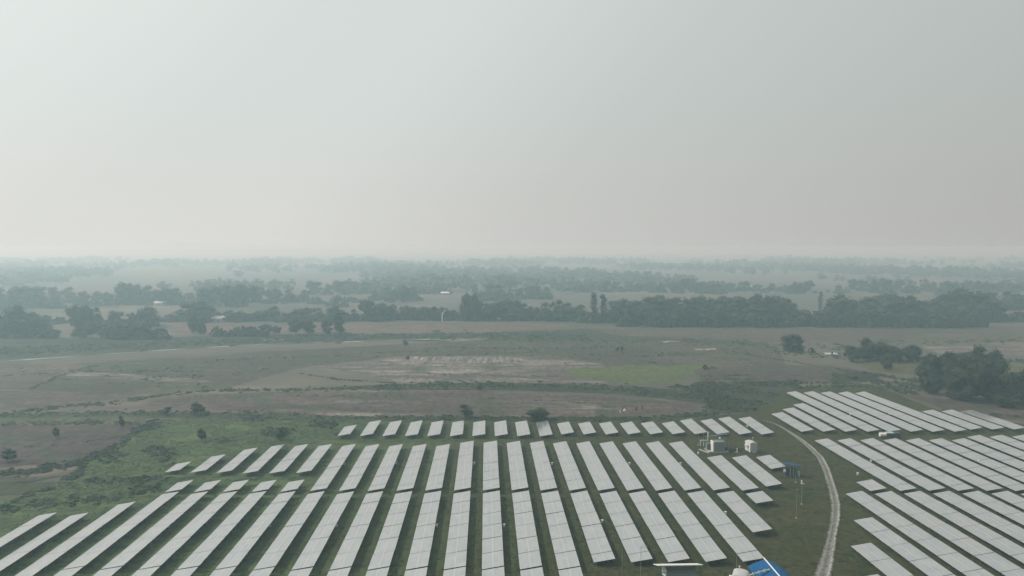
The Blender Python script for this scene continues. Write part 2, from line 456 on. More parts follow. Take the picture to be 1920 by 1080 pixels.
FIELDS = [
 ([(-400, 628), (0, 634), (300, 632), (470, 628), (640, 622), (900, 624), (1100, 616), (1440, 622), (1440, 650), (960, 640), (640, 640), (300, 655), (0, 674), (-400, 690)], DKGREEN),
 ([(640, 607), (860, 607), (1060, 608), (1065, 618), (860, 624), (660, 626)], TAN),
 ([(310, 604), (430, 604), (490, 611), (620, 611), (640, 620), (480, 626), (330, 628)], TAN),
 ([(1060, 607), (1300, 612), (1500, 614), (1900, 612), (2300, 615), (2300, 640), (1900, 642), (1640, 634), (1440, 642), (1150, 628)], soil('rust_rough', (.175, .140, .115), (.14, .125, .098), (.24, .20, .17), (.64, .74), .04, .2, .25, .05, (.085, .095, .065), (.52, .7))),
 ([(-200, 680), (120, 684), (480, 660), (860, 640), (1300, 642), (1460, 650), (1470, 684), (1320, 686), (1060, 690), (745, 668), (560, 690), (420, 728), (280, 742), (0, 729), (-200, 728)], OLIVE),
 ([(-200, 688), (60, 684), (165, 685), (120, 702), (62, 727), (-200, 730)], soil('light_brown_field', (.20, .175, .15), (.175, .150, .128), (.29, .26, .23), (.58, .7))),
 ([(130, 697), (230, 701), (400, 714), (396, 718), (230, 713), (120, 710)], soil('streaked_field', (.155, .14, .118), (.18, .155, .13), (.42, .38, .34), (.50, .62), .0, .2, .08, .12)),
 ([(-200, 731), (100, 734), (300, 740), (180, 757), (100, 764), (-200, 776)], soil('furrowed_field', (.19, .165, .14), (.16, .14, .12), (.26, .235, .21), (.58, .7), .08, .5)),
 ([(255, 762), (330, 742), (560, 733), (900, 734), (1100, 742), (1320, 756), (1300, 772), (1100, 782), (860, 782), (640, 780), (480, 772), (380, 768)], BROWN2),
 ([(575, 686), (690, 682), (745, 668), (960, 668), (1080, 676), (1150, 686), (1050, 694), (1060, 702), (1180, 720), (960, 719), (745, 717), (690, 701), (600, 693)], PALE),
 ([(748, 669.5), (958, 669), (990, 674), (965, 680), (870, 681), (800, 676)], STRIPES),
 ([(1050, 694), (1100, 690), (1165, 687), (1175, 684), (1250, 686), (1322, 683), (1352, 682), (1318, 690), (1306, 700), (1285, 706), (1272, 717), (1220, 716), (1180, 720), (1130, 713), (1095, 710), (1062, 700)], GREEN),
 ([(1300, 692), (1420, 684), (1560, 686), (1650, 700), (1650, 716), (1480, 718), (1310, 714)], GREYB),
 ([(1600, 680), (1727, 680), (1727, 703), (1640, 698)], YGREEN),
 ([(1875, 682), (2200, 684), (2200, 703), (1875, 700)], YGREEN),
 ([(1725, 648), (1880, 650), (2200, 655), (2200, 672), (1900, 668), (1760, 663)], soil('pale_dry_field', (.26, .23, .2), (.22, .19, .165), (.38, .35, .31), (.55, .66))),
 ([(1680, 737), (1760, 742), (2300, 762), (2300, 800), (1925, 792), (1770, 768)], soil('brown_plot', (.165, .135, .115), (.14, .12, .10), None, rot=.1, green=(.09, .10, .06), gf=(.55, .7))),
 ([(-200, 802), (100, 797), (266, 793), (262, 802), (232, 831), (150, 865), (-200, 892)], GREYB),
 ([(-200, 894), (60, 895), (118, 893), (60, 904), (-200, 922)], BROWN),
 ([(-200, 918), (60, 905), (115, 904), (60, 926), (-200, 940)], soil('small_green_plot', (.095, .125, .055), (.08, .105, .048), None, furrow=.12)),
 ([(640, 725), (760, 720), (900, 717), (1060, 720), (1180, 724), (1300, 733), (1360, 718), (1480, 718), (1474, 730), (1440, 757), (1390, 774), (1330, 774), (1330, 758), (1150, 738), (960, 732), (700, 731)], DKGREEN),
 ([(-200, 779), (300, 775), (500, 774), (640, 782), (1300, 782), (1400, 775), (1300, 788), (640, 790), (280, 784), (-200, 785)], DKGREEN),
 ([(-200, 786), (80, 783), (280, 781), (270, 790), (80, 794), (-200, 798)], LFGREEN),
]
for i, (pts, m) in enumerate(FIELDS):
    sheet('field', pts, .024 + .004 * i, m)

# river and sandbars
def strip(name, line, z, mat, kind='structure', seg=10):
    """ribbon along (px, py, half width in metres across) given in photo pixels on the ground"""
    pts = []
    for i in range(len(line) - 1):
        for j in range(seg):
            t = j / seg
            a, b = line[i], line[i + 1]
            pts.append([a[q] + (b[q] - a[q]) * t for q in range(3)])
    pts.append(list(line[-1]))
    for it in range(3):             # soften the corners
        for i in range(1, len(pts) - 1):
            pts[i] = [(pts[i - 1][q] + 2 * pts[i][q] + pts[i + 1][q]) / 4 for q in range(3)]
    W = [P(a, b) for a, b, _ in pts]
    v, f, uvs = [], [], []
    ln = 0
    for i, q in enumerate(W):
        d = (W[min(i + 1, len(W) - 1)] - W[max(i - 1, 0)]).normalized()
        n = Vector((d.y, -d.x, 0))
        hw = pts[i][2]
        if name == 'river': hw *= max(.06, .62 + .75 * math.sin(i * .83) * math.sin(i * .31 + 1))
        if i: ln += (q - W[i - 1]).length
        for s_ in (-1, 1):
            c = q + n * hw * s_
            v.append((c.x, c.y, z)); uvs.append((s_, ln))
    for i in range(len(W) - 1):
        f.append((2 * i, 2 * i + 1, 2 * i + 3, 2 * i + 2))
    me = bpy.data.meshes.new(name); me.from_pydata(v, [], f)
    bm = bmesh.new(); bm.from_mesh(me)
    for fc in bm.faces:
        fc.normal_update()
        if fc.normal.z < 0: fc.normal_flip()
    bm.to_mesh(me); bm.free()
    uvl = me.uv_layers.new(name='UVMap')
    for lp in me.loops:
        uvl.data[lp.index].uv = uvs[lp.vertex_index]
    o = link(name, me, None, mat)
    tag(o, kind=kind)
    return o
mw, ntw, bw = mat_new('river_water')
bw.inputs['Base Color'].default_value = (.10, .13, .12, 1); setsp(bw, .12, .5)
bump(ntw, bw, noise(ntw, wpos(ntw), .8, 3), .05, .1)
M_SAND = soil('sandbar', (.42, .38, .33), (.34, .31, .27), (.55, .51, .46), (.5, .6))
strip('river_bank', [(-150, 682, 4.34), (0, 677, 3.72), (160, 666, 3.10), (330, 655, 3.10), (480, 646, 3.10), (640, 641, 3.10), (780, 636, 3.10), (900, 634, 4.34), (960, 633, 2.48), (1040, 631, 0.62)], .120, soil('mud_bank', (.12, .125, .09), (.09, .10, .07), (.45, .42, .37), (.56, .66), 0, .1, .3, .05, bunds=False))
strip('river', [(-150, 683, 2.48), (0, 678, 1.98), (160, 667, 1.74), (330, 655.5, 1.61), (480, 646.5, 1.61), (640, 641.5, 1.61), (780, 637, 1.49), (900, 635, 1.24), (960, 634, 0.62)], .124, mw)
sheet('sandbar', [(818, 638), (850, 635.5), (915, 634.5), (905, 638), (850, 641)], .128, M_SAND, jit=.5)
sheet('sandbar', [(1235, 640.5), (1262, 638.5), (1278, 641), (1250, 643)], .128, M_SAND, jit=.3)
sheet('sandbar', [(1300, 654), (1345, 653), (1340, 656), (1305, 657)], .128, M_SAND, jit=.3)
sheet('sandbar', [(494, 636), (535, 635), (533, 638), (498, 639)], .128, M_SAND, jit=.3)

M_STREAK = soil('dry_streak', (.27, .25, .22), (.20, .18, .155), (.52, .50, .46), (.54, .72), .02, .5, .1, .25, bunds=False)
for pts in ([(598, 755), (650, 751), (705, 754), (668, 757), (620, 757.5)], [(484, 769), (560, 768), (572, 770.5), (500, 771.5)], [(690, 761), (730, 759), (735, 760.5), (700, 762.5)], [(130, 699.5), (200, 701), (390, 713.5), (392, 715.5), (230, 706), (140, 701.5)],
            [(735, 683.5), (800, 685), (790, 687), (740, 685.5)], [(1092, 686), (1135, 688.5), (1120, 690), (1095, 688)], [(960, 750), (1060, 754), (1150, 768), (1140, 770), (1050, 757), (965, 753)]):
    sheet('dry_streak', pts, .132, M_STREAK, jit=.5, step=9)
# dirt track
def path_mat():
    m, nt, b = mat_new('dirt_track')
    uv = N(nt, 'ShaderNodeUVMap'); s = N(nt, 'ShaderNodeSeparateXYZ'); L(nt, uv.outputs[0], s.inputs[0])
    x = s.outputs[0]
    n0 = noise(nt, wpos(nt), .35, 5, .7); n1 = noise(nt, wpos(nt), 1.0, 6, .8); n2 = noise(nt, wpos(nt, (.6, 1.6, 1)), 2.6, 6, .8)
    e = mth(nt, 'ADD', mth(nt, 'ABSOLUTE', x), mth(nt, 'MULTIPLY', mth(nt, 'SUBTRACT', n1, .5), 2.2))
    e = mth(nt, 'ADD', e, mth(nt, 'MULTIPLY', mth(nt, 'SUBTRACT', n0, .5), 1.2))
    edge = ramp(nt, e, [(.55, 0), (1.0, 1)])
    c = mixc(nt, ramp(nt, n2, [(.35, 0), (.62, 1)]), (.10, .098, .086), (.26, .255, .24))
    mid = ramp(nt, mth(nt, 'ADD', mth(nt, 'ABSOLUTE', mth(nt, 'SUBTRACT', x, .10)), mth(nt, 'MULTIPLY', mth(nt, 'SUBTRACT', n1, .5), 2.0)), [(.05, .75), (.40, 0)])
    c = mixc(nt, mid, c, (.062, .070, .045))
    rut = ramp(nt, mth(nt, 'ADD', mth(nt, 'ABSOLUTE', mth(nt, 'ADD', x, .62)), mth(nt, 'MULTIPLY', mth(nt, 'SUBTRACT', n1, .4), .7)), [(.06, .9), (.24, 0)])
    c = mixc(nt, rut, c, (.37, .36, .34))
    rut2 = ramp(nt, mth(nt, 'ADD', mth(nt, 'ABSOLUTE', mth(nt, 'SUBTRACT', x, .62)), mth(nt, 'MULTIPLY', mth(nt, 'SUBTRACT', n1, .4), .9)), [(.06, .5), (.24, 0)])
    c = mixc(nt, rut2, c, (.27, .265, .25))
    c = mixc(nt, edge, c, mixc(nt, n2, (.034, .040, .020), (.060, .064, .034)))
    L(nt, c, b.inputs['Base Color']); setsp(b, .95, .1); bump(nt, b, n2, .6, .3)
    return m
strip('dirt_track', [(1430, 788, 0.25), (1455, 796, 0.42), (1470, 804, 0.56), (1487, 815, 0.81), (1503, 826, 0.92), (1521, 841, 1.06), (1538, 858, 1.09), (1549, 880, 1.09), (1557, 905, 1.06), (1563, 925, 1.09),
                     (1567, 945, 1.09), (1567, 965, 1.06), (1564, 985, 0.99), (1560, 1003, 0.95), (1557, 1020, 1.06), (1552, 1045, 1.20), (1547, 1065, 1.34), (1541, 1085, 1.48), (1532, 1120, 1.62)], .112, path_mat())
# bare strips worn across the meadow (surface variation)
strip('footpath', [(985, 929, .22), (1090, 928, .22), (1290, 926, .22), (1440, 926, .25), (1490, 924, .4), (1540, 922, .3)], .110, soil('pale_green_strip', (.13, .155, .085), (.10, .12, .07)))

# ------------------------------------------------------------------ scrub, as stuff
def clump_arrays(seed, n=16, size=.42):
    g_ = np.random.default_rng(seed)
    v, f = [], []
    for i in range(n):
        th, r = g_.uniform(0, 2 * np.pi), g_.uniform(.1, .95)
        h = g_.uniform(.12, 1) * (1 - .55 * r * r)
        c = np.array([r * math.cos(th), r * math.sin(th), h * .8])
        nrm = c / (np.linalg.norm(c) + 1e-6) * .8 + g_.normal(0, .5, 3)
        nrm /= np.linalg.norm(nrm)
        t1 = np.cross(nrm, [0.3, .2, 1.0]); t1 /= np.linalg.norm(t1); t2 = np.cross(nrm, t1)
        s1, s2 = size * g_.uniform(.6, 1.3), size * g_.uniform(.5, 1.1)
        k = len(v)
        v += [c - t1 * s1 - t2 * s2 * .4, c + t2 * -s2, c + t1 * s1 - t2 * s2 * .2, c + t2 * s2]
        f.append((k, k + 1, k + 2, k + 3))
    # dark body so the ground does not shine through
    k = len(v); m_ = 7
    for z_, rr in ((0.0, .8), (.38, .78), (.66, .38)):
        for i in range(m_):
            t = 2 * np.pi * i / m_
            q = rr * g_.uniform(.8, 1.15)
            v.append(np.array([q * math.cos(t), q * math.sin(t), z_]))
    for r_ in range(2):
        for i in range(m_):
            j = (i + 1) % m_
            f.append((k + r_ * m_ + i, k + r_ * m_ + j, k + (r_ + 1) * m_ + j, k + (r_ + 1) * m_ + i))
    b_ = k + 2 * m_
    f += [(b_, b_ + 1, b_ + 2, b_ + 3), (b_, b_ + 3, b_ + 4, b_ + 5), (b_, b_ + 5, b_ + 6, b_ + 6)][:2]
    return np.array(v), np.array(f)
CL = [clump_arrays(s) for s in range(5)]
def scatter(name, places, mat, label=None, cat=None, kind='stuff'):
    """places: x, y, radius, height"""
    V, Fc, off = [], [], 0
    for (x, y, r, h) in places:
        v, f = CL[nrng.integers(5)]
        t = nrng.uniform(0, 2 * np.pi); c, s_ = math.cos(t), math.sin(t)
        q = np.empty_like(v)
        q[:, 0] = (v[:, 0] * c - v[:, 1] * s_) * r + x
        q[:, 1] = (v[:, 0] * s_ + v[:, 1] * c) * r + y
        q[:, 2] = v[:, 2] * h
        V.append(q); Fc.append(f + off); off += len(v)
    me = quads_mesh(name, np.concatenate(V), np.concatenate(Fc))
    o = link(name, me, None, mat)
    return tag(o, label, cat, None, kind)
def along(line, n, r0, r1, wpx, hf=(.6, 1.2)):
    seg = [(Vector(line[i]), Vector(line[i + 1])) for i in range(len(line) - 1)]
    ls = [(b - a).length for a, b in seg]; T = sum(ls)
    out = []
    for i in range(n):
        t = rnd.uniform(0, T)
        for (a, b), l in zip(seg, ls):
            if t <= l: break
            t -= l
        q = a.lerp(b, min(1, t / l))
        g_ = .5 + .5 * math.sin(q.x * .043) * math.sin(q.x * .11 + 1)
        if rnd.random() > .45 + .55 * g_: continue
        w_ = P(q.x + rnd.uniform(-4, 4), q.y + rnd.gauss(0, wpx / 2))
        r = rnd.uniform(r0, r1) * (.7 + .6 * g_) * .60
        out.append((w_.x, w_.y, r, r * rnd.uniform(*hf) * .55))
    return out
def inside(poly, n, r0, r1, hf=(.5, 1.1), thr=None):
    ys = [p_[1] for p_ in poly]; xs = [p_[0] for p_ in poly]
    out = []
    tries = 0
    while len(out) < n and tries < n * 30:
        tries += 1
        # uniform on the ground: depth ~ 1/(y-HOR)
        d0, d1 = 1 / (max(ys) - HOR), 1 / (min(ys) - HOR)
        y = HOR + 1 / rnd.uniform(d0, d1); x = rnd.uniform(min(xs), max(xs))
        if not inpoly(x, y, poly): continue
        w_ = P(x, y)
        if thr is not None:
            g_ = math.sin(w_.x * .11 + 1.3 * math.sin(w_.y * .07)) * math.sin(w_.y * .13 + 1.7 * math.sin(w_.x * .05)) + .5 * math.sin(w_.x * .31 + w_.y * .23)
            if g_ < thr + rnd.uniform(-.3, .3): continue
        r = rnd.uniform(r0, r1) * .62
        out.append((w_.x, w_.y, r, r * rnd.uniform(*hf) * .8))
    return out
LEFTM = [(0, 940), (60, 926), (112, 904), (152, 870), (228, 834), (262, 803), (284, 788), (480, 780), (690, 788), (655, 812), (560, 828), (440, 838), (330, 862), (300, 900), (320, 905), (250, 935), (100, 955), (0, 1000)]
scatter('meadow_scrub', inside(LEFTM, 5200, .45, 1.25, (.25, .55), -.25), M_SCRUBL)
scatter('dark_scrub', inside(LEFTM, 420, .7, 1.9, (.4, .8), .85) + along([(115, 905), (150, 890), (160, 870)], 70, 1.0, 2.0, 9) + along([(20, 945), (60, 925)], 45, .9, 1.6, 6)
        + along([(160, 905), (230, 900), (330, 897)], 130, .8, 1.7, 6) + along([(262, 803), (228, 834), (152, 866), (60, 884), (0, 888)], 520, .8, 1.9, 6)
        + along([(0, 955), (90, 945), (200, 935), (300, 912)], 200, .8, 1.6, 10), M_SCRUBD)
scatter('field_edge_scrub', along([(0, 777), (130, 761), (200, 757), (260, 748), (310, 740), (400, 732), (560, 731), (700, 727)], 520, .8, 2.0, 3)
        + along([(60, 728), (90, 715), (120, 701), (165, 688)], 90, .8, 1.6, 2)
        + along([(140, 697), (250, 696), (380, 697)], 110, .7, 1.3, 2)
        + along([(-20, 782), (110, 776), (270, 774), (400, 776), (500, 776), (640, 784), (760, 783)], 500, .8, 1.7, 5)
        + along([(0, 796), (140, 793), (262, 793)], 260, .7, 1.5, 4), M_SCRUB)
scatter('bund_scrub', along([(1060, 664), (1200, 668), (1320, 664)], 120, .6, 1.3, 1.0) + along([(560, 700), (640, 712), (740, 718)], 130, .6, 1.2, 1.2) + along([(340, 745), (600, 742), (900, 746), (1180, 760)], 150, .5, .9, .8)
        + along([(400, 675), (620, 668), (740, 660)], 130, .6, 1.3, 1.0) + along([(760, 700), (900, 704), (1060, 706)], 90, .5, 1.0, .8) + along([(0, 705), (60, 702), (130, 700)], 60, .6, 1.1, .8)
        + along([(1350, 655), (1420, 668), (1520, 684)], 110, .6, 1.3, 1.2) + along([(860, 652), (1000, 655), (1150, 650)], 110, .7, 1.5, 1.2) + along([(0, 842), (90, 836), (230, 820)], 110, .4, .8, 1.0), M_SCRUB)
scatter('ditch_scrub', along([(700, 727), (800, 723), (900, 722), (1060, 725), (1160, 730), (1260, 740), (1340, 745)], 1100, .8, 2.0, 6)
        + inside([(1230, 728), (1320, 716), (1480, 716), (1500, 724), (1474, 730), (1440, 757), (1390, 772), (1300, 780), (1330, 756)], 900, .9, 2.1, (.4, .9), -.1)
        + along([(760, 785), (900, 784), (1040, 787), (1200, 785), (1320, 778), (1420, 765)], 800, .8, 1.9, 4), M_SCRUB)
scatter('plot_edge_scrub', along([(1310, 706), (1400, 704)], 60, .8, 1.5, 1.2) + along([(1310, 712), (1450, 711)], 90, .8, 1.5, 1.2) + along([(1450, 717), (1600, 719)], 120, .8, 1.6, 1.5)
        + along([(1440, 716), (1500, 715)], 60, 1, 1.7, 1.2) + along([(1320, 692), (1345, 690)], 22, 1, 2, 2)
        + inside([(1560, 690), (1640, 700), (1720, 705), (1760, 735), (1700, 742), (1660, 727), (1560, 724)], 420, .9, 2.0, (.5, 1.0), -.1)
        + along([(1480, 727), (1600, 724), (1700, 728)], 260, .8, 1.7, 4)
        + along([(1440, 655), (1560, 670), (1720, 676)], 220, 1, 2.2, 5) + along([(1860, 675), (1925, 678)], 80, 1.2, 2.4, 4)
        + along([(1760, 772), (1840, 778), (1920, 782)], 120, .8, 1.6, 3), M_SCRUB)
scatter('river_scrub', along([(-20, 660), (160, 652), (320, 645), (480, 637), (640, 632), (800, 630), (960, 630), (1100, 632)], 2300, 1.4, 3.4, 7, (.5, .9))
        + along([(960, 636), (1150, 642), (1300, 640), (1440, 648), (1600, 650)], 420, 1.2, 2.6, 8, (.4, .8))
        + along([(1600, 640), (1760, 642), (1920, 636)], 200, 1.4, 2.8, 5, (.4, .8))
        + inside([(0, 690), (480, 668), (900, 644), (1440, 650), (1440, 682), (1060, 686), (760, 664), (560, 686), (400, 728), (160, 722)], 500, .8, 1.7, (.4, .7), .3), M_SCRUB)

TU = []
AREA = [(-50, 1120), (0, 1000), (104, 955), (330, 885), (480, 800), (640, 790), (1400, 780), (1470, 732), (1680, 735), (1760, 775), (1960, 800), (1960, 1120)]
TR = [(1430, 788), (1470, 804), (1503, 826), (1538, 858), (1557, 905), (1567, 955), (1560, 1003), (1547, 1065), (1532, 1120)]
for (x, y, r, h) in inside(AREA, 15000, .35, .85, (.35, .7)):
    g_ = math.sin(x * .13 + 1.7 * math.sin(y * .09)) + math.sin(y * .21 + 1.1 * math.sin(x * .17))
    if g_ < rnd.uniform(-1.2, 1.2): continue
    px, py = PR(x, y)
    tx = None
    for (a, b), (c, d) in zip(TR, TR[1:]):
        if b <= py <= d: tx = a + (c - a) * (py - b) / (d - b)
    if tx is not None and abs(px - tx) < (py - HOR) / H * 1.5: continue
    TU.append((x, y, r, h * .55))
CLB = CL
CL = [clump_arrays(90 + s, 7, .5) for s in range(4)] + [clump_arrays(99, 7, .5)]
CL = [(v, f[:7]) for v, f in CL]
scatter('grass_tufts', TU[::2], M_TUFT)
scatter('pale_grass_tufts', TU[1::2], M_TUFTL)
CL = CLB
# ------------------------------------------------------------------ trees
ORD = ['first', 'second', 'third', 'fourth', 'fifth', 'sixth', 'seventh', 'eighth', 'ninth', 'tenth', 'eleventh', 'twelfth', 'thirteenth', 'fourteenth', 'fifteenth',
       'sixteenth', 'seventeenth', 'eighteenth', 'nineteenth', 'twentieth', 'twenty first', 'twenty second', 'twenty third', 'twenty fourth', 'twenty fifth']
def tree_arrays(seed, lobes, nleaf, lsize, core=True):
    """lobes: cx, cy, cz, rx, rz ; returns quads"""
    g_ = np.random.default_rng(seed)
    v, f = [], []
    vol = np.array([l[3] ** 2 * l[4] for l in lobes]) ** .67
    cnt = (nleaf * vol / vol.sum()).astype(int) + 3
    for (cx, cy, cz, rx, rz), n in zip(lobes, cnt):
        c0 = np.array([cx, cy, cz]); sc = np.array([rx, rx, rz])
        for i in range(n):
            d = g_.normal(0, 1, 3); d /= np.linalg.norm(d)
            r = g_.uniform(.68, 1.10) + (g_.random() ** 4) * .35
            c = c0 + d * sc * r
            if c[2] < .4: continue
            nrm = d * .7 + g_.normal(0, .55, 3) + np.array([0, 0, .25]); nrm /= np.linalg.norm(nrm)
            t1 = np.cross(nrm, g_.normal(0, 1, 3)); t1 /= np.linalg.norm(t1) + 1e-6; t2 = np.cross(nrm, t1)
            s1, s2 = lsize * g_.uniform(.5, 1.3), lsize * g_.uniform(.4, 1.0)
            k = len(v)
            v += [c - t1 * s1, c - t2 * s2 + t1 * s1 * .25, c + t1 * s1, c + t2 * s2 - t1 * s1 * .2]
            f.append((k, k + 1, k + 2, k + 3))
        if core:
            k = len(v); m_, rr = 8, 5
            for a in range(rr + 1):
                ph = math.pi * a / rr
                for i in range(m_):
                    t = 2 * math.pi * i / m_
                    q = .80 * g_.uniform(.82, 1.12)
                    v.append(c0 + sc * q * np.array([math.sin(ph) * math.cos(t), math.sin(ph) * math.sin(t), math.cos(ph)]))
            for a in range(rr):
                for i in range(m_):
                    j = (i + 1) % m_
                    f.append((k + a * m_ + i, k + a * m_ + j, k + (a + 1) * m_ + j, k + (a + 1) * m_ + i))
    return np.array(v), np.array(f)
def lobes_round(seed, h, wd, low=.12, n=9):
    g_ = random.Random(seed)
    out = [(0, 0, h * .48, wd * .32, h * .34)]
    for i in range(n):
        t = 2 * math.pi * (i + g_.random()) / n
        z = h * g_.uniform(low + .16, .84)
        sp_ = math.sin(math.pi * min(1, max(0, (z / h - low) / (1.02 - low)))) ** .6
        r = wd * .33 * g_.uniform(.7, 1.15) * sp_
        rad = wd * g_.uniform(.09, .23)
        out.append((r * math.cos(t), r * math.sin(t), z * g_.uniform(.85, 1.08), rad, rad * g_.uniform(.7, 1.25)))
    out.append((g_.uniform(-1, 1) * wd * .1, 0, h * .86, wd * .17, h * .12))
    return out
def trunk_mesh(h, r, seed, spread=.25):
    g_ = random.Random(seed)
    m = MB()
    top = Vector((g_.uniform(-.3, .3), g_.uniform(-.3, .3), h * .35))
    m.bar((0, 0, -.1), top, r, r * .7, 7)
    for i in range(5):
        t = 2 * math.pi * (i + g_.random() * .6) / 5
        e = top + Vector((math.cos(t) * h * spread * g_.uniform(.6, 1), math.sin(t) * h * spread * g_.uniform(.6, 1), h * g_.uniform(.22, .42)))
        m.bar(top, e, r * .5, r * .15, 5)
    return m.mesh('trunk')
TV = []     # variants: crown mesh, trunk mesh, height, joined mesh for far copies
def add_variant(seed, h, wd, nleaf, ls, low=.12, n=9, tall=False):
    lb = lobes_round(seed, h, wd, low, n)
    if tall:
        g_ = random.Random(seed)
        lb = [(g_.uniform(-.3, .3) * wd * .4, g_.uniform(-.3, .3) * wd * .4, h * (.22 + .74 * i / 6), wd * .5 * (1 - .35 * abs(i / 6 - .55)), h * .10) for i in range(7)]
    v, f = tree_arrays(seed, lb, nleaf, ls)
    cm = quads_mesh('crown', v, f)
    tm = trunk_mesh(h, h * .022, seed)
    return dict(h=h, w=wd, crown=cm, trunk=tm)
MID = [add_variant(s, 16, 13 + (s % 3) * 3, 900, .55, .03, 7 + s % 5) for s in (21, 22, 23, 24, 25)]
COL = [add_variant(s, 18, 6, 260, .6, .05, tall=True) for s in (31, 32)]
NEAR = [add_variant(s, 14, 13 + s % 3, 2600, .40, .04, 17) for s in (41, 42, 43, 44)]
LIGHT = [add_variant(s, 7, 6.5, 700, .24, .15, 8) for s in (51, 52)]
for d_, mt in ((MID, M_LEAF), (COL, M_LEAF), (NEAR, M_LEAF2), (LIGHT, M_SCRUBD)):
    for q in d_:
        q['crown'].materials.append(mt); q['trunk'].materials.append(M_BARK)
ntree = 0
def tree(px, by, ty, var, label, group=None, wpx=None, name='tree', parts=True, depthj=0.0, cat='tree'):
    """tree whose foot is at pixel (px, by) and whose top reaches row ty; wpx = crown width"""
    global ntree
    ntree += 1
    w_ = P(px, by)
    if depthj: w_.y += depthj
    zc = w_.y * ct + H * st_
    hgt = H - (ty - HOR) * (w_.y) / F * 1.0      # height whose top projects to row ty
    hgt = max(1.2, hgt * 1.0)
    q = rnd.choice(var)
    s = hgt / q['h']
    sx = s if wpx is None else (wpx / F * zc) / q['w']
    o = empty(name, w_, rnd.uniform(0, 6.28))
    tag(o, label, cat, group)
    cr = link('crown', q['crown'], o)
    cr.scale = (sx * rnd.uniform(.92, 1.08), sx * rnd.uniform(.92, 1.08), s * .98)
    if parts:
        tr = link('trunk', q['trunk'], o); tr.scale = (s, s, s)
    return o
def prof(pts, x):
    if x <= pts[0][0]: return pts[0][1]
    for (a, b), (c, d) in zip(pts, pts[1:]):
        if x <= c: return b + (d - b) * (x - a) / max(1e-6, c - a)
    return pts[-1][1]
BELT = {}; FOOT = []
def belt(pts, basef, x0, x1, stepm, label, group, gaps=(), jb=3.0, var=MID, low=0.0, lab2=None):
    x = x0 + rnd.uniform(0, 6)
    while x < x1:
        b = basef(x) if callable(basef) else basef
        b = b + rnd.uniform(-jb, jb)
        if not any(a <= x <= c for a, c in gaps):
            t = prof(pts, x) + abs(rnd.gauss(0, 4.2)) + low
            if b - t < 7: t = b - 7
            lab = label(x) if callable(label) else label
            grp = group(x) if callable(group) else group
            tr_ = tree(x, b, t, var, lab, grp, wpx=max(15, (b - t) * rnd.uniform(.95, 1.5)), parts=False if b < 600 else True)
            BELT.setdefault(lab, []).append((x, tr_)); FOOT.append((x, b))
        x += stepm * (b - HOR) / H * rnd.uniform(.7, 1.35)

# --- main belt, right of the river up to the farm edge
P1 = [(640, 590), (660, 575), (681, 558), (716, 564), (754, 567), (779, 571), (800, 573), (826, 571), (838, 582), (850, 575), (861, 552), (889, 550), (902, 566), (936, 565), (946, 559), (979, 559), (1001, 568), (1020, 558), (1039, 562), (1054, 558),
      (1086, 567), (1096, 578), (1100, 585), (1106, 580), (1146, 565), (1163, 549), (1180, 560), (1205, 552), (1227, 555), (1243, 544), (1259, 551), (1290, 556), (1315, 551), (1338, 555), (1378, 552), (1400, 553), (1424, 544), (1440, 555),
      (1465, 551), (1490, 570), (1518, 576), (1540, 572), (1560, 560), (1572, 547), (1600, 556), (1629, 554), (1673, 545), (1710, 550), (1723, 557), (1755, 560), (1789, 541), (1814, 542), (1833, 557), (1858, 560), (1920, 560), (2100, 560)]
def lab1(x):
    if x < 860: return 'hazy tree in the dark belt left of the tallest centre crowns'
    if x < 1105: return 'hazy tree in the belt above the tan strip at centre'
    if x < 1300: return 'dense hazy belt tree right of the two slender columnar trees'
    if x < 1450: return 'dense hazy belt tree behind the bright green field'
    if x < 1620: return 'hazy belt tree far behind the lone round tree'
    return 'hazy tree in the right end of the long dark belt'
def grp1(x): return 'trees of the long dark belt, ' + ('left' if x < 860 else 'centre' if x < 1105 else 'right of columnar trees' if x < 1300 else 'behind green field' if x < 1450 else 'behind round tree' if x < 1620 else 'right end')
belt(P1, lambda x: 601 if x < 1500 else 597, 645, 1100, 9, lab1, grp1, gaps=[(833, 842)], jb=2)
belt(P1, lambda x: 602, 1146, 1870, 9, lab1, grp1, jb=3)
belt([(1100, 575), (1105, 583), (1920, 580)], 604, 1104, 1150, 8, lab1, grp1, jb=2)
FR = [(1140, 580), (1180, 572), (1240, 570), (1400, 570), (1500, 578), (1560, 585), (1640, 576), (1720, 580), (1780, 582), (1830, 586), (1845, 600)]
belt(FR, lambda x: 611 + (x - 1180) * .006, 1180, 1838, 10, lab1, grp1, jb=2, low=1)
tree(1113, 606, 550, COL, 'left one of two slender columnar trees rising above the dark belt', wpx=15)
tree(1131, 606, 553, COL, 'right one of two slender columnar trees rising above the dark belt', wpx=13)
tree(871, 602, 550, MID, 'tall forked crown standing out of the belt right of the pale bent streak', wpx=22)
tree(889, 602, 549, MID, 'tall broad crown standing highest in the belt at the centre left', wpx=30)
tree(1538, 583, 548, COL, 'narrow hazy tree alone in the tan gap behind the belt', wpx=9)
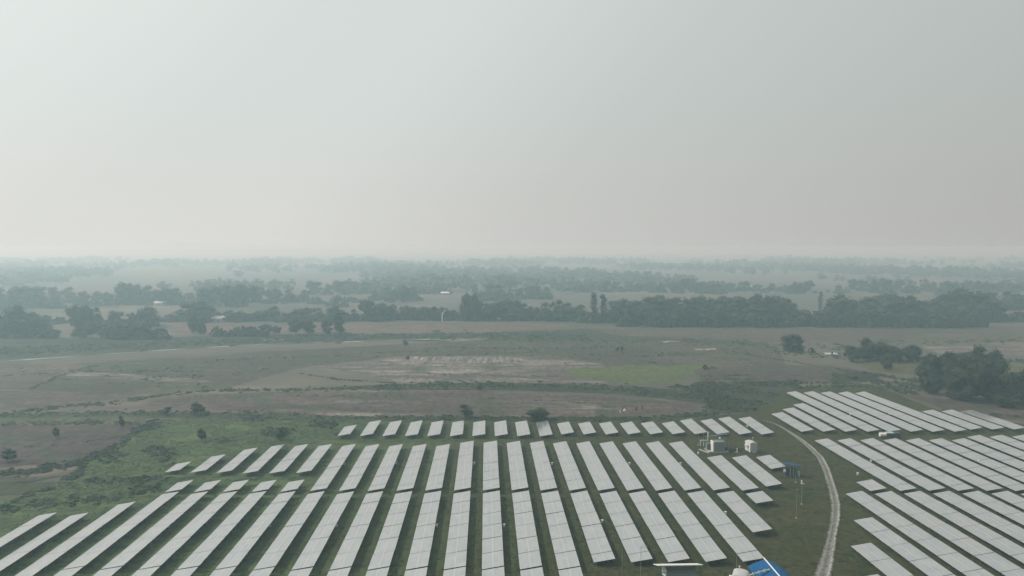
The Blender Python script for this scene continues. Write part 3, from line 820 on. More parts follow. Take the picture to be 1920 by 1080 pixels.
# --- left clumps
PL = [(-60, 573), (20, 571), (60, 573), (75, 580), (90, 590), (104, 615)]
belt([(-60, 570), (30, 571), (40, 582), (70, 578), (90, 585), (100, 600)], 628, -50, 60, 10, 'hazy tree in the clump at the far left edge', 'trees of the far left clump', jb=4)
belt([(-60, 600), (57, 595), (75, 590), (95, 606), (110, 622)], 634, -40, 104, 10, 'lower rounded tree at the front of the far left clump', 'front trees of the far left clump', jb=1)
belt([(60, 585), (130, 590)], 606, 60, 132, 11, 'faint low tree between far left clump and square clump', 'faint low trees left of the square crown')
for x_, w_, t_, l_ in ((144, 34, 568, 'left'), (163, 36, 570, 'middle'), (183, 32, 573, 'right')):
    tree(x_, 622, t_, MID, l_ + ' one of three tall merging crowns forming the square clump at left', 'tall square clump', wpx=w_)
for x_, w_, t_, l_ in ((150, 34, 604, 'left'), (172, 34, 602, 'middle'), (196, 32, 604, 'right')):
    tree(x_, 634, t_, MID, l_ + ' one of three low dark trees at the foot of the square clump', 'low trees under the square clump', wpx=w_)
belt([(205, 590), (225, 575), (240, 577), (262, 573), (278, 572), (285, 590), (300, 600)], 614, 212, 292, 9, 'hazy tree behind the long low dark mound', 'trees behind the low dark mound', jb=3)
belt([(214, 605), (235, 598), (260, 601), (280, 606), (300, 612), (315, 624)], 636, 216, 318, 9, 'dark rounded tree of the long low mound above the river', 'dark rounded trees of the low mound', jb=1.5)
belt([(315, 598), (331, 584), (343, 576), (358, 572), (371, 554), (380, 568), (391, 570), (408, 576), (421, 567), (440, 578), (462, 585), (480, 575), (527, 573), (535, 578), (560, 572), (590, 571), (605, 577), (625, 573), (650, 575)], 603,
     318, 655, 8.5, lambda x: 'hazy tree in the pointed clump around the pale roof' if x < 440 else 'hazy tree between the pointed clump and dark column tree', lambda x: 'pointed clump trees' if x < 440 else 'belt between pointed clump and column tree', jb=2)
for x_, w_, t_, l_ in ((364, 26, 594, 'dark tree standing in front of the tan field, left one of a pair'), (380, 20, 596, 'dark tree in front of the tan field, right one of a pair'), (403, 11, 612, 'small round dark bush tree alone on the tan field')):
    tree(x_, 627, t_, MID, l_, wpx=w_)
belt([(415, 618), (440, 611), (478, 613)], 630, 418, 482, 8, 'low bushy tree on the river bank left of the spiky crown', 'low bank trees', jb=1)
for x_, w_, t_, l_ in ((498, 26, 607, 'spiky low crown on the river bank, left of the two big dark trees'), (518, 26, 610, 'flat low crown between the spiky tree and the big dark tree'), (555, 34, 597, 'big dark rounded tree over the river, left half of a pair'),
                       (578, 30, 599, 'big dark rounded tree over the river, right half of a pair'), (612, 26, 602, 'dark tree tucked against the tall column shaped tree'), (636, 24, 585, 'tall column shaped dark tree at the river bend')):
    tree(x_, 628, t_, MID if w_ != 24 else COL, l_, wpx=w_)
# --- second belt
P2 = [(-60, 530), (0, 534), (50, 531), (75, 535), (105, 536), (130, 535), (155, 541), (165, 545), (190, 540), (215, 536), (232, 525), (262, 528), (290, 535), (345, 536), (370, 540), (400, 530), (450, 528), (480, 529), (500, 539), (545, 538), (575, 540), (590, 548), (640, 552), (670, 556)]
belt(P2, 571, -50, 660, 13, lambda x: 'faint second belt tree far behind the left clumps' if x < 300 else 'faint second belt tree behind the pale farm roofs', lambda x: 'second belt left' if x < 300 else 'second belt middle left', jb=5)
belt([(-60, 532), (660, 550)], 580, -50, 130, 16, 'faint hazy tree in front of the second belt at left', 'second belt front left', jb=4, low=14)
belt([(660, 545), (719, 533), (782, 534)], 565, 700, 785, 12, 'faint hazy tree in the clump above the belt at centre left', 'faint clump centre left', jb=3)
belt([(585, 525), (620, 524), (675, 526), (740, 533)], 550, 585, 745, 14, 'pale distant tree in the third row above centre left', 'third row centre left', jb=4)
belt([(795, 533), (820, 532), (838, 528)], 552, 790, 842, 11, 'pale distant tree of the short row ending in a boxy crown', 'short row with boxy end', jb=1)
belt([(890, 534), (920, 528), (960, 536)], 562, 892, 962, 13, 'pale tree behind the tallest centre crowns', 'pale trees behind centre crowns', jb=3)
belt([(972, 540), (985, 532), (1020, 535), (1036, 540)], 560, 972, 1038, 11, 'pale tree in the isolated far clump above the centre belt', 'isolated far clump', jb=2)
belt([(1060, 530), (1090, 524), (1224, 526)], 546, 1062, 1226, 14, 'pale distant tree in the row behind the columnar trees', 'row behind columnar trees', jb=2)
belt([(1226, 520), (1290, 518), (1330, 528), (1440, 526), (1540, 525)], 549, 1232, 1536, 15, 'pale distant tree in the row behind the bright field belt', 'row behind the field belt', jb=3)
belt([(1560, 530), (1603, 522), (1755, 520), (1860, 526), (1960, 526)], 549, 1570, 1960, 15, 'pale distant tree in the row behind the right end belt', 'row behind right end belt', jb=4)
belt([(1840, 552), (1880, 541), (1918, 543), (1960, 545)], 580, 1845, 1960, 11, 'grey hazy tree in the clump at the right edge of the frame', 'right edge clump', jb=3)
belt([(1850, 585), (1940, 585)], 603, 1850, 1950, 9, 'low grey tree under the right edge clump', 'low trees right edge', jb=1)

# --- nearer individual trees
tree(1487, 659, 625, NEAR, 'lone round dense tree standing in the brown rough right of centre', wpx=46)
tree(1524, 664, 653, LIGHT, 'tiny bush tree just right of the lone round tree', wpx=13)
G_ = None
for x_, b_, t_, w_, l_ in (
  (1597, 678, 648, 34, 'small dark tree at the left end of the middle distance clump'),
  (1625, 676, 632, 40, 'tallest airy tree of the middle distance clump at right'),
  (1655, 678, 641, 42, 'broad airy tree in the middle of the middle distance clump'),
  (1677, 679, 648, 34, 'low airy tree right of centre in the middle distance clump'),
  (1712, 679, 645, 34, 'separate rounded tree at the right end of the middle distance clump'),
  (1662, 693, 668, 22, 'small spreading tree on a visible trunk before the yellow green plot'),
  (1700, 668, 652, 24, 'low hazy crown behind the middle distance clump'),
):
    tree(x_, b_, t_, NEAR, l_, wpx=w_)
for x_, b_, t_, w_, l_ in (
  (1750, 726, 662, 62, 'leftmost dark tree of the big clump at the right edge'),
  (1775, 714, 657, 44, 'mid height tree rising behind the leftmost dark tree'),
  (1806, 705, 660, 44, 'paler rounded tree behind the gap of the big clump'),
  (1835, 708, 647, 62, 'tallest paler crown at the back of the big right clump'),
  (1862, 712, 655, 30, 'slim crown with a pointed top at the back right of the big clump'),
  (1790, 735, 690, 56, 'low wide dark tree at the front left of the big clump'),
  (1822, 752, 678, 78, 'broad darkest tree at the very front of the big clump'),
  (1856, 740, 672, 66, 'large dark tree in the middle of the big clump'),
  (1800, 750, 706, 56, 'bushy dark tree hugging the ground at the front of the big clump'),
  (1868, 752, 700, 60, 'dark tree right of centre at the front of the big clump'),
  (1900, 742, 698, 62, 'dark tree at the right edge of the big clump'),
  (1930, 748, 694, 60, 'dark tree cut by the right edge of the frame'),
  (1745, 738, 700, 44, 'dark low tree at the left foot of the big clump'),
  (1885, 764, 738, 44, 'low spreading tree in front of the big clump on the brown plot'),
  (1915, 760, 733, 36, 'small spreading tree in front of the clump at the right edge'),
):
    tree(x_, b_, t_, NEAR, l_, wpx=w_)
for x_, b_, t_, w_, l_ in (
  (16, 866, 848, 28, 'small umbrella shaped tree alone on the lower left brown field'),
  (875, 784, 761, 30, 'small lopsided tree behind the panel rows at centre'),
  (1010, 789, 767, 50, 'low wide bushy tree behind the panel rows at centre'),
  (105, 822, 805, 14, 'faint thin sapling on the lower left brown field'),
  (229, 803, 783, 12, 'thin sapling near the corner of the lower left field'),
  (370, 778, 758, 28, 'rounded bush tree on the field edge left of centre'),
  (312, 778, 765, 22, 'low bush tree on the field edge at left'),
  (527, 826, 806, 26, 'dark bush on the green meadow left of the back panel rows'),
  (900, 734, 719, 12, 'lone small bush on the ditch edge at centre'),
  (1158, 659, 651, 8, 'left one of two tiny dark bushes in the olive rough'),
  (1166, 659, 650, 7, 'right one of two tiny dark bushes in the olive rough'),
  (764, 676, 668, 10, 'small dark bush at the left corner of the striped pale field'),
  (760, 648, 638, 14, 'small bush tree on the river bank above the pale field'),
  (1321, 694, 685, 10, 'small bush at the right corner of the bright green field'),
  (1602, 712, 705, 17, 'low dark bush alone on the right brown plot'),
  (378, 828, 808, 20, 'loose dark bush on the meadow left of centre'),
):
    tree(x_, b_, t_, LIGHT, l_, wpx=w_, name='tree' if w_ > 12 else 'bush', cat='tree' if w_ > 12 else 'bush')
# pale bent streak in the main belt, built in the form of a trunk
pt = empty('pale_streak', P(829.5, 603))
tag(pt, 'pale crooked streak standing out against the dark belt at centre left', 'tree')
m = MB(); zb = 0
for a, b, r0, r1 in (((0, 0, 0), (-.2, 0, 3.2), .42, .4), ((-.2, 0, 3.2), (-.1, 0, 6.2), .40, .36), ((-.1, 0, 6.2), (1.1, 0, 8.0), .36, .3), ((1.1, 0, 8.0), (2.9, 0, 9.6), .3, .16)):
    m.bar(a, b, r0, r1, 7)
m.build('trunk', M_PALESTREAK, pt)
m = MB(); m.bar((-.2, 0, 3.2), (-1.3, .2, 4.0), .2, .08, 5); m.bar((-.1, 0, 6.2), (-1.2, 0, 7.0), .2, .08, 5)
m.build('side_piece', M_PALESTREAK, pt)
tree(829, 600, 574, MID, 'hazy tree directly behind the pale crooked streak', wpx=26)

for lab, ms in BELT.items():
    ms.sort(key=lambda q: q[0])
    for i, (x, o) in enumerate(ms):
        if len(ms) > 1:
            o['label'] = lab + (', leftmost' if i == 0 else ', rightmost' if i == len(ms) - 1 else ', ' + ORD[i] + ' from left' if i < (len(ms) + 1) // 2 else ', ' + ORD[len(ms) - 1 - i] + ' from right')
            o['group'] = lab
UND = []
for x, b in FOOT:
    for q in range(6):
        w_ = P(x + rnd.uniform(-20, 20), b + rnd.uniform(-2.0, .6)); r = rnd.uniform(2.5, 5.5)
        UND.append((w_.x, w_.y, r, r * rnd.uniform(.9, 1.7)))
scatter('undergrowth', UND, M_LEAF)
# --- far woodland, one mass per distance, fading by the haze and by a paler leaf colour
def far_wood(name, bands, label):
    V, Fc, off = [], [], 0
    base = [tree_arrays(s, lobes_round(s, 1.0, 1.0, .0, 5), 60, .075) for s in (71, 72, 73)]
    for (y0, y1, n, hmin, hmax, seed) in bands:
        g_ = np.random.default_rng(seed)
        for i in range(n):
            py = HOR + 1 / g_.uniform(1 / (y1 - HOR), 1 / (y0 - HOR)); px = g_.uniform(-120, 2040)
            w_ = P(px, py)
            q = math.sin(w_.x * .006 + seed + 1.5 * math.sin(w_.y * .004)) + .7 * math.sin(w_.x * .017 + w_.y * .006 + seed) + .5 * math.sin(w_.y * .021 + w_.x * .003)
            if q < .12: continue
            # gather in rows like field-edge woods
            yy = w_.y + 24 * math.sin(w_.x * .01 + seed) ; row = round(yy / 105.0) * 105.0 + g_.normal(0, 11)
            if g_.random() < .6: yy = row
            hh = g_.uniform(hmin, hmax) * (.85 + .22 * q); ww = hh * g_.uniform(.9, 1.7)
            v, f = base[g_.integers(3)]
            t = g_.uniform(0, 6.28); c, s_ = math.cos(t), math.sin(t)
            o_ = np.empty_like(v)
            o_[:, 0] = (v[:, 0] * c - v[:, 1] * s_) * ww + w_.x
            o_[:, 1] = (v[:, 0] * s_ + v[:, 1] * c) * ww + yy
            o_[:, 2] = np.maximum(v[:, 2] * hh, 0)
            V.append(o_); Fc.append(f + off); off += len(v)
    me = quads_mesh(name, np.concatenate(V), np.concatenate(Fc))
    tag(link(name, me, None, M_HAZEDLEAF), label, 'woodland', None, 'stuff')
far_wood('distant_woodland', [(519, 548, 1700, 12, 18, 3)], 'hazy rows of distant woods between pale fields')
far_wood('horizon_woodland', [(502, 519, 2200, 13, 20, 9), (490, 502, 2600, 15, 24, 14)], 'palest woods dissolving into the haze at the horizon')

# ------------------------------------------------------------------ solar rows
YAW = math.atan((VPX - 960) * math.cos(TH) / F)
D_ = Vector((math.sin(YAW), math.cos(YAW), 0)); N_ = Vector((math.cos(YAW), -math.sin(YAW), 0))
ZL, ZH, WP = .85, 1.50, 4.06
PL_, GAP = 6.43, .14
def panel_mesh(ln, name):
    m = MB()
    m.slab([(-WP / 2, 0, ZL), (WP / 2, 0, ZH), (WP / 2, ln, ZH), (-WP / 2, ln, ZL)], .045)
    me = m.mesh(name)
    uvl = me.uv_layers.new(name='UVMap')
    sl = math.hypot(WP, ZH - ZL) / WP
    for lp in me.loops:
        c = me.vertices[lp.vertex_index].co
        uvl.data[lp.index].uv = (c.y, c.x * sl)
    bm = bmesh.new(); bm.from_mesh(me); bmesh.ops.recalc_face_normals(bm, faces=bm.faces); bm.to_mesh(me); bm.free()
    me.materials.append(M_PANEL)
    return me
def support_mesh(ln):
    m = MB()
    zz = lambda x: ZL + (x + WP / 2) / WP * (ZH - ZL) - .05
    for x in (-1.45, -.35, .55, 1.55):
        m.box(x - .03, x + .03, .05, ln - .05, zz(x) - .085, zz(x) - .02)
    for y in ([ln * .14, ln * .5, ln * .86] if ln > 5 else [ln * .25, ln * .8]):
        m.bar((-1.85, y, zz(-1.85) - .12), (1.85, y, zz(1.85) - .12), .045, n=4)
        for x in (-1.3, 1.3):
            m.box(x - .05, x + .05, y - .05, y + .05, 0, zz(x) - .1)
        m.bar((1.3, y, .25), (.2, y, zz(.2) - .12), .03, n=4)
    me = m.mesh('support_frame'); me.materials.append(M_STEEL)
    return me
PM = {1.0: (panel_mesh(PL_, 'solar_panel'), support_mesh(PL_)), .5: (panel_mesh(PL_ / 2, 'solar_panel_half'), support_mesh(PL_ / 2))}
def solar_row(rel, yn, yf, label, group, biggap=None):
    near = P(VPX + rel * (yn - HOR), yn, ZH); far = P(VPX + rel * (yf - HOR), yf, ZH)
    Lr = (far - near).dot(D_)
    u = Lr / (PL_ + GAP)
    n2 = max(1, round(u * 2))
    units = [1.0] * (n2 // 2)
    if n2 % 2: units = [.5] + units
    sc = (Lr - GAP * (len(units) - 1) - (.3 if biggap else 0)) / (PL_ * sum(units))
    o = empty('solar_row', near - N_ * WP / 2 - Vector((0, 0, ZH)), -YAW)
    tag(o, label, 'solar panels', group)
    y = 0.0
    k_ = len(units)
    for i, t in enumerate(units):
        pm, sm = PM[t]
        pn = link('solar_panel', pm, o)
        wc = o.location + D_ * y
        dz = rnd.gauss(0, .014) + .10 * math.sin(wc.y * .045 + wc.x * .03) + .05 * math.sin(wc.x * .11 + 2)
        pn.location = (rnd.gauss(0, .012), y, dz); pn.scale = (1, sc, 1)
        pn.rotation_euler = (R(rnd.gauss(0, .10)), R(rnd.gauss(0, .25)), 0)
        sp_ = link('support_frame', sm, pn)
        y += t * PL_ * sc + GAP
        if biggap and k_ - 1 - i == biggap: y += .3
    return o
def block(rows, where, group):
    n = len(rows)
    for i, r in enumerate(rows):
        if i == 0: o_ = 'leftmost pale solar row of ' + where
        elif i == n - 1: o_ = 'rightmost pale solar row of ' + where
        elif i < (n + 1) // 2: o_ = ORD[i] + ' solar row from the left of ' + where
        else: o_ = ORD[n - 1 - i] + ' solar row from the right of ' + where
        solar_row(r[0], r[1], r[2], o_, group, r[3] if len(r) > 3 else None)
J = lambda j: .057 + .12 * j
# farthest left band of short rows
B_ = []
for i in range(20):
    rel = .0545 + .12085 * (i - 6.48)
    yf = 797 if i == 0 else 788 if i < 10 else 789.6 if i < 16 else 784.7 if i < 18 else 780.8
    yn = 814 if i < 10 else 809.8
    if i > 17: yn = 810
    B_.append((rel, yn, yf))
block(B_, 'the farthest thin band', 'short solar rows of the farthest left band')
Cb = []
for j, yn, yf in [(-12, 880, 864), (-11, 880.5, 851), (-10, 881.5, 839), (-9, 883, 833), (-8, 883, 833), (-7, 882.5, 833)] + [(j, 915, 832.7) for j in range(-6, -1)] + [(j, 915, 826.7) for j in range(-1, 9)] + [(9, 915, 853), (10, 907, 853), (11, 873.6, 852)]:
    Cb.append((J(j), yn, yf))
block(Cb, 'the middle left block of long rows', 'solar rows of the middle left block')
block([(J(j), 916.6, 898.8) for j in range(-11, -6)], 'the five short stubs by meadow', 'one panel solar stubs beside the meadow')
Db = []
for j in range(-15, 10):
    if j == -15: continue
    yf = 960.5 if j in (-14, -13) else 939.5 if j == -12 else 920.3 if j < 8 else 921
    yn = 1150 if j < 2 else 1150 if j == 2 else 1047 if j < 8 else 993 if j == 8 else 939
    Db.append((J(j), yn, yf, 6) if j <= 2 and yf < 930 else (J(j), yn, yf))
block(Db, 'the nearest left block', 'solar rows of the nearest left block')
block([(1.806, 805.6, 772.8), (1.925, 805.6, 764.4), (2.045, 806, 756.3)] + [(2.165 + .12 * i, 806, 733.4) for i in range(5)] + [(2.765 + .12 * i, 802, 768) for i in range(3)],
      'the far right block', 'solar rows of the far right block')
block([(1.672, 914.6, 898)] + [(1.797 + .12 * i, 914.6, 821.4) for i in range(7)] + [(2.640 + .12 * i, 914.6, 815.6) for i in range(4)],
      'the middle right block by the track', 'solar rows of the middle right block')
block([(1.20, 1180, 1077), (1.305, 1180, 1018), (1.434, 1170, 970)] + [(1.551 + .12 * i, 1160 if i < 4 else 1100, 919.8) for i in range(7)],
      'the nearest right block', 'solar rows of the nearest right block')

# combiner boxes hanging by the high edge of rows
def combiner_protos():
    m = MB(); m.box(-.22, .22, -.10, .10, .38, .92); body = m.mesh('cabinet'); body.materials.append(M_WHITE)
    m = MB(); m.slab([(-.26, -.16, .95), (.26, -.16, .95), (.26, .16, 1.0), (-.26, .16, 1.0)], .03); hood = m.mesh('hood'); hood.materials.append(M_WHITE)
    m = MB(); m.box(-.2, -.14, .102, .14, 0, .94); m.box(.14, .2, .102, .14, 0, .94); leg = m.mesh('leg_frame'); leg.materials.append(M_STEEL)
    return body, hood, leg
CBP = combiner_protos()
CB = [(189, 992, 'third row from the left of nearest block'), (316, 992, 'the fifth row of the nearest left block'), (506, 991, 'a mid left row of the nearest block'), (631, 991, 'the row right of the mid left box'),
      (819, 991, 'the row left of centre in the nearest block'), (945, 991, 'the centre row of the nearest left block'), (645, 874, 'the left long row of the middle block'), (743, 873, 'the second boxed row of the middle block'),
      (889, 873, 'the row just left of centre in the middle block'), (1035, 874, 'the row just right of centre in the middle block'), (1180, 874, 'a right of centre row in the middle block'), (1276, 874, 'the longest rightmost row of the middle block'),
      (1129, 983, 'a right of centre row in the nearest left block'), (1360, 967, 'the right end of the nearest left block'), (1309, 854, 'the transformer on open grass'), (1608, 893, 'the stub right of the dirt track'),
      (1594, 781, 'the fourth far right row'), (1668, 780, 'the sixth far right row'), (1557, 799, 'the second far right row'), (1401, 803, 'the rightmost row of farthest band'), (1633, 869, 'the first long row right of track'), (1834, 869, 'a middle right row near the frame edge')]
for i, (x_, y_, l_) in enumerate(CB):
    o = empty('combiner_box', P(x_, y_), rnd.uniform(-.1, .1))
    tag(o, 'small white electrical box standing beside ' + l_, 'electrical box', 'white combiner boxes along the rows')
    for nme, me in zip(('cabinet', 'hood', 'leg_frame'), CBP):
        link(nme, me, o)

# ------------------------------------------------------------------ stations and shelters
# white cabin with an arched roof
def cabin(loc, rz, label, s=1.0):
    o = empty('equipment_cabin', loc, rz); o.scale = (s, s, s)
    tag(o, label, 'cabin')
    m = MB(); m.box(-1.15, 1.15, -1.3, 1.3, .35, 2.75); w0 = m.build('wall', M_WHITE, o)
    m = MB(); m.box(-1.10, 1.10, -1.325, -1.303, .4, 2.7); m.build('shaded_front', M_BLUEGREY, o)  # darker blue-grey sheet painting the shade on the cabin's front face
    pr = [(-1.28, 2.72), (1.28, 2.72)] + [(1.28 * math.cos(t), 2.74 + .48 * math.sin(t)) for t in [math.pi * i / 10 for i in range(0, 11)]]
    m = MB(); m.prism(pr, -1.45, 1.4); m.build('roof', M_ROOFGREY, o)
    m = MB(); m.box(-1.175, -1.153, -.75, .1, .45, 2.2); d = m.build('door', M_ROOFGREY, o)
    m = MB(); m.box(-1.2, -1.178, -.05, .02, 1.2, 1.4); m.build('handle', M_DARK, d)
    m = MB(); m.box(-1.19, -1.177, -.55, -.2, 1.3, 2.05); m.build('louvre', M_DARK, d)
    m = MB(); m.box(-1.9, -1.153, .35, .75, 1.95, 2.05); m.bar((-1.85, .55, 1.95), (-1.16, .55, 1.5), .03); m.build('awning', M_WHITE, o)
    for x, y in ((-.95, -1.1), (.95, -1.1), (-.95, 1.1), (.95, 1.1)):
        m = MB(); m.box(x - .15, x + .15, y - .15, y + .15, 0, .35); m.build('foot', M_CONC, o)
    m = MB(); m.box(-.45, .45, -1.9, -1.33, .12, .34); m.build('step', M_CONC, o)
    m = MB(); m.bar((-.1, -.9, 3.15), (-.1, -.9, 4.5), .025); m.bar((-.1, -.9, 4.4), (-.1, -.9, 4.62), .12, .12, 8); m.build('antenna', M_WHITE, o)
cabin(P(1408, 847), R(14), 'small white cabin with arched grey roof on the grass beside the transformer')
cabin(P(1388, 1108), R(-25), 'pale grey cabin roof poking up between the two shelters at the frame bottom', 1.05)

# transformer station
t = empty('transformer_station', P(1347, 847), R(3))
tag(t, 'grey green transformer station under a slanted sheet canopy between panel blocks', 'transformer')
m = MB(); m.box(-3.3, 2.6, -1.5, 2.6, 0, .45); m.build('plinth', M_CONC, t)
cb_ = MB().box(-1.75, 1.55, -1.1, 1.0, .45, 3.15).build('cabinet', M_GREYGREEN, t)
for i in range(4):
    MB().box(-1.68 + i * .8, -.95 + i * .8, -1.13, -1.104, .6, 3.0).build('door', M_GREYGREEN, cb_)
MB().box(-2.1, -1.753, -1.25, 1.0, .45, 3.3).build('side_panel', M_WHITE, t)
MB().slab([(-1.85, -1.25, 3.22), (1.6, -1.25, 3.22), (1.6, 1.1, 3.3), (-1.85, 1.1, 3.3)], .06).build('cabinet_roof', M_GREYGREEN, t)
MB().box(-1.5, -.2, 1.1, 2.3, .45, 2.4).build('tank', M_DARK, t)
m = MB()
for i in range(9): m.box(-3.2 + .2 * i, -3.13 + .2 * i, .6, 1.9, .5, 2.3)
m.build('cooling_fins', M_GREYGREEN, t)
MB().slab([(-2.9, 1.4, 4.25), (3.9, 1.4, 4.95), (3.9, 3.6, 4.35), (-2.9, 3.6, 3.65)], .08).build('canopy', M_GREYGREEN, t)
for x, y, z in ((-2.7, 1.6, 4.0), (3.7, 1.6, 4.7), (-2.7, 3.4, 3.6), (3.7, 3.4, 4.3)):
    MB().bar((x, y, 0), (x, y, z), .06).build('post', M_STEEL, t)
m = MB(); m.bar((.35, 0, 3.3), (.35, 0, 3.95), .03); m.build('lamp_post', M_STEEL, t)
bm = bmesh.new(); bmesh.ops.create_uvsphere(bm, u_segments=12, v_segments=8, radius=.27, matrix=Matrix.Translation((.35, 0, 4.1)))
me = bpy.data.meshes.new('globe'); bm.to_mesh(me); bm.free(); link('globe', me, t, M_WHITE)
MB().box(1.9, 2.5, -.6, .9, .45, 1.5).build('switch_box', M_DARK, t)
for x in (-1.0, 0, 1.0):
    MB().bar((x, 1.6, 2.4), (x, 1.6, 3.2), .09, .05, 8).build('insulator', M_WHITE, t)
# white pipe frame left of it
t = empty('pipe_gantry', P(1320, 838), 0)
tag(t, 'white pipe and post frame stepping up at the left of the transformer station', 'frame')
MB().box(1.0, 1.32, -.12, .12, 0, 4.6).build('post', M_WHITE, t)
MB().box(-1.0, .995, -.10, .10, 1.85, 2.15).build('beam', M_WHITE, t)
MB().box(-1.2, -1.0, -.1, .1, .4, 2.15).build('leg', M_WHITE, t)
MB().box(-.25, -.02, -.1, .1, .2, 1.845).build('leg', M_WHITE, t)
o = MB().box(-2.1, 2.0, -.25, .25, 0, .3).build('kerb_beam', M_CONC); o.location = P(1320.5, 847); o.rotation_euler = (0, 0, R(-62)); tag(o, 'low pale concrete beam on the grass left of the transformer', 'beam')
t = empty('marker_post', P(1382, 849)); tag(t, 'short white L shaped post right of the transformer station', 'post')
MB().box(-.12, .12, -.1, .1, 0, 1.35).build('post', M_WHITE, t); MB().box(-.9, -.123, -.15, .15, 0, .22).build('foot', M_CONC, t)

# blue roofed shelter beside the stub rows
t = empty('cable_shelter', P(1484, 893), R(-6)); tag(t, 'small open shelter with bright blue roof over dark cabinets beside the panel stub', 'shelter')
MB().slab([(-2.1, -1.1, 3.55), (2.2, -1.1, 3.25), (2.2, 1.1, 3.0), (-2.1, 1.1, 3.3)], .06).build('roof', M_BLUE, t)
for x, y in ((-2.0, -1.0), (2.1, -1.0), (-2.0, 1.0), (2.1, 1.0)):
    MB().bar((x, y, 0), (x, y, 2.95), .05).build('post', M_STEEL, t)
for x, w_ in ((-1.45, .55), (-.3, .35), (.65, .5)):
    c_ = MB().box(x - w_, x + w_, -.6, .5, .35, 2.5).build('cabinet', M_DARK, t)
    MB().box(x - w_ + .05, x - w_ + .2, -.63, -.603, .4, 2.4).build('trim', M_BLUEGREY, c_)
    MB().box(x - .3, x - .1, -.5, .4, 0, .347).build('foot', M_CONC, c_); MB().box(x + .1, x + .3, -.5, .4, 0, .347).build('foot', M_CONC, c_)
MB().box(-2.4, -1.9, -1.6, -1.3, 1.6, 2.2).build('junction_box', M_WHITE, t)
MB().box(1.5, 2.0, -.5, .3, 0, 1.4).build('cable_box', M_BLUEGREY, t)

# white roofed inverter shelter at the bottom
t = empty('inverter_shelter', P(1271, 1096), R(2)); tag(t, 'open shelter with thin white roof over grey green cabinets at the frame bottom', 'shelter')
MB().slab([(-4.0, -1.6, 4.35), (3.95, -1.6, 4.35), (3.75, 1.2, 3.28), (-4.2, 1.2, 3.28)], .10).build('roof', M_WHITE, t)
for x, y in ((-3.7, -1.6), (3.6, -1.6), (-3.4, 1.0), (3.3, 1.0)):
    MB().bar((x, y, 0), (x, y, 4.1 if y < 0 else 3.1), .055).build('post', M_DARK, t)
MB().bar((-3.7, -1.6, 3.0), (3.6, -1.6, 3.0), .035).build('rail', M_DARK, t)
c_ = MB().box(-2.35, 3.05, -1.1, 1.1, .3, 2.95).build('cabinet', M_GREYGREEN, t)
for i in range(4):
    MB().box(-2.28 + i * 1.33, -1.05 + i * 1.33, -1.13, -1.104, .5, 3.0).build('door', M_GREYGREEN, c_)
MB().box(-2.6, -2.353, -1.1, 1.1, .3, 3.3).build('side_panel', M_WHITE, t)
MB().box(-3.2, 3.6, -1.4, 1.4, 0, .3).build('plinth', M_CONC, t)
MB().box(-3.35, -2.75, -1.25, -.4, .3, 2.0).build('fan_box', M_DARK, t)
MB().bar((-3.3, -1.3, 2.1), (-3.3, -1.3, 2.55), .2, .12, 8).build('blue_cap', M_BLUE, t)
MB().box(2.2, 3.2, -1.6, -1.2, .3, 1.6).build('white_box', M_WHITE, t)

# blue tarpaulin tent
A_, B2 = P(1433, 1048, 4.2), P(1457, 1076, 4.2)
EL, ER = P(1401, 1061, 2.7), P(1481, 1079, 2.5)
org = Vector((A_.x, (A_.y + B2.y) / 2, 0)); run = (B2 - A_) * 1.25
t = empty('tarpaulin_shed', org); tag(t, 'gabled shed covered with bright blue tarpaulin and white ridge pole at the frame bottom', 'shed')
def slope(e, sag):
    m = MB(); n = 7; cols = []
    for i in range(n + 1):
        k_ = i / n
        c = A_.lerp(e, k_) - org; c.z += sag * math.sin(math.pi * k_)
        cols.append((c, c + run))
    for (a0, a1), (b0, b1) in zip(cols, cols[1:]):
        for q in range(4):
            w0, w1 = q / 4, (q + 1) / 4
            jz = lambda p_, w__: p_ + Vector((0, 0, .05 * math.sin(9 * w__ + p_.x * 3)))
            m.slab([jz(a0.lerp(a1, w0), w0), jz(b0.lerp(b1, w0), w0), jz(b0.lerp(b1, w1), w1), jz(a0.lerp(a1, w1), w1)], .04)
    return m
slope(EL, -.06).build('tarpaulin', M_BLUE, t)
slope(ER, .45).build('tarpaulin', M_BLUE, t)
ra = A_ - org - run * .03 + Vector((0, 0, .1)); rb = ra + run * 1.03
MB().bar(ra, rb, .11, .11, 8).build('ridge_pole', M_WHITE, t)
for e in (EL, ER):
    for k_ in (.04, .96):
        c = (e - org) + run * k_ + (A_ - e) * .06
        MB().bar((c.x, c.y, 0), (c.x, c.y, c.z - .12), .09).build('post', M_STEEL, t)
m = MB(); c0 = (EL + ER) * .5 - org + run * .5
m.box(c0.x - 1.6, c0.x + 1.6, c0.y - 1.2, c0.y + 1.2, 0, 1.8); m.build('stored_crates', M_DARK, t)
# pipe manifold in front of the tent
t = empty('pipe_manifold', P(1423, 1112), R(10)); tag(t, 'grey pipe arch with stubby valves in front of the blue tarpaulin shed', 'pipe')
MB().bar((-2.0, 0, 0), (-2.0, 0, 3.25), .14).build('riser', M_BLUEGREY, t)
MB().bar((1.9, 0, 0), (1.9, 0, 4.0), .14).build('riser', M_BLUEGREY, t)
MB().bar((-2.05, 0, 3.3), (1.95, 0, 4.05), .15).build('header_pipe', M_BLUEGREY, t)
for k_ in range(3):
    x = -1.1 + 1.1 * k_; z = 3.3 + (x + 2.05) / 4 * .75
    v_ = MB().bar((x, 0, z - .2), (x, 0, z + .25), .25, .2, 8).build('valve', M_BLUEGREY, t)
    MB().bar((x, 0, z + .25), (x, 0, z + .6), .05).build('valve_stem', M_DARK, v_)

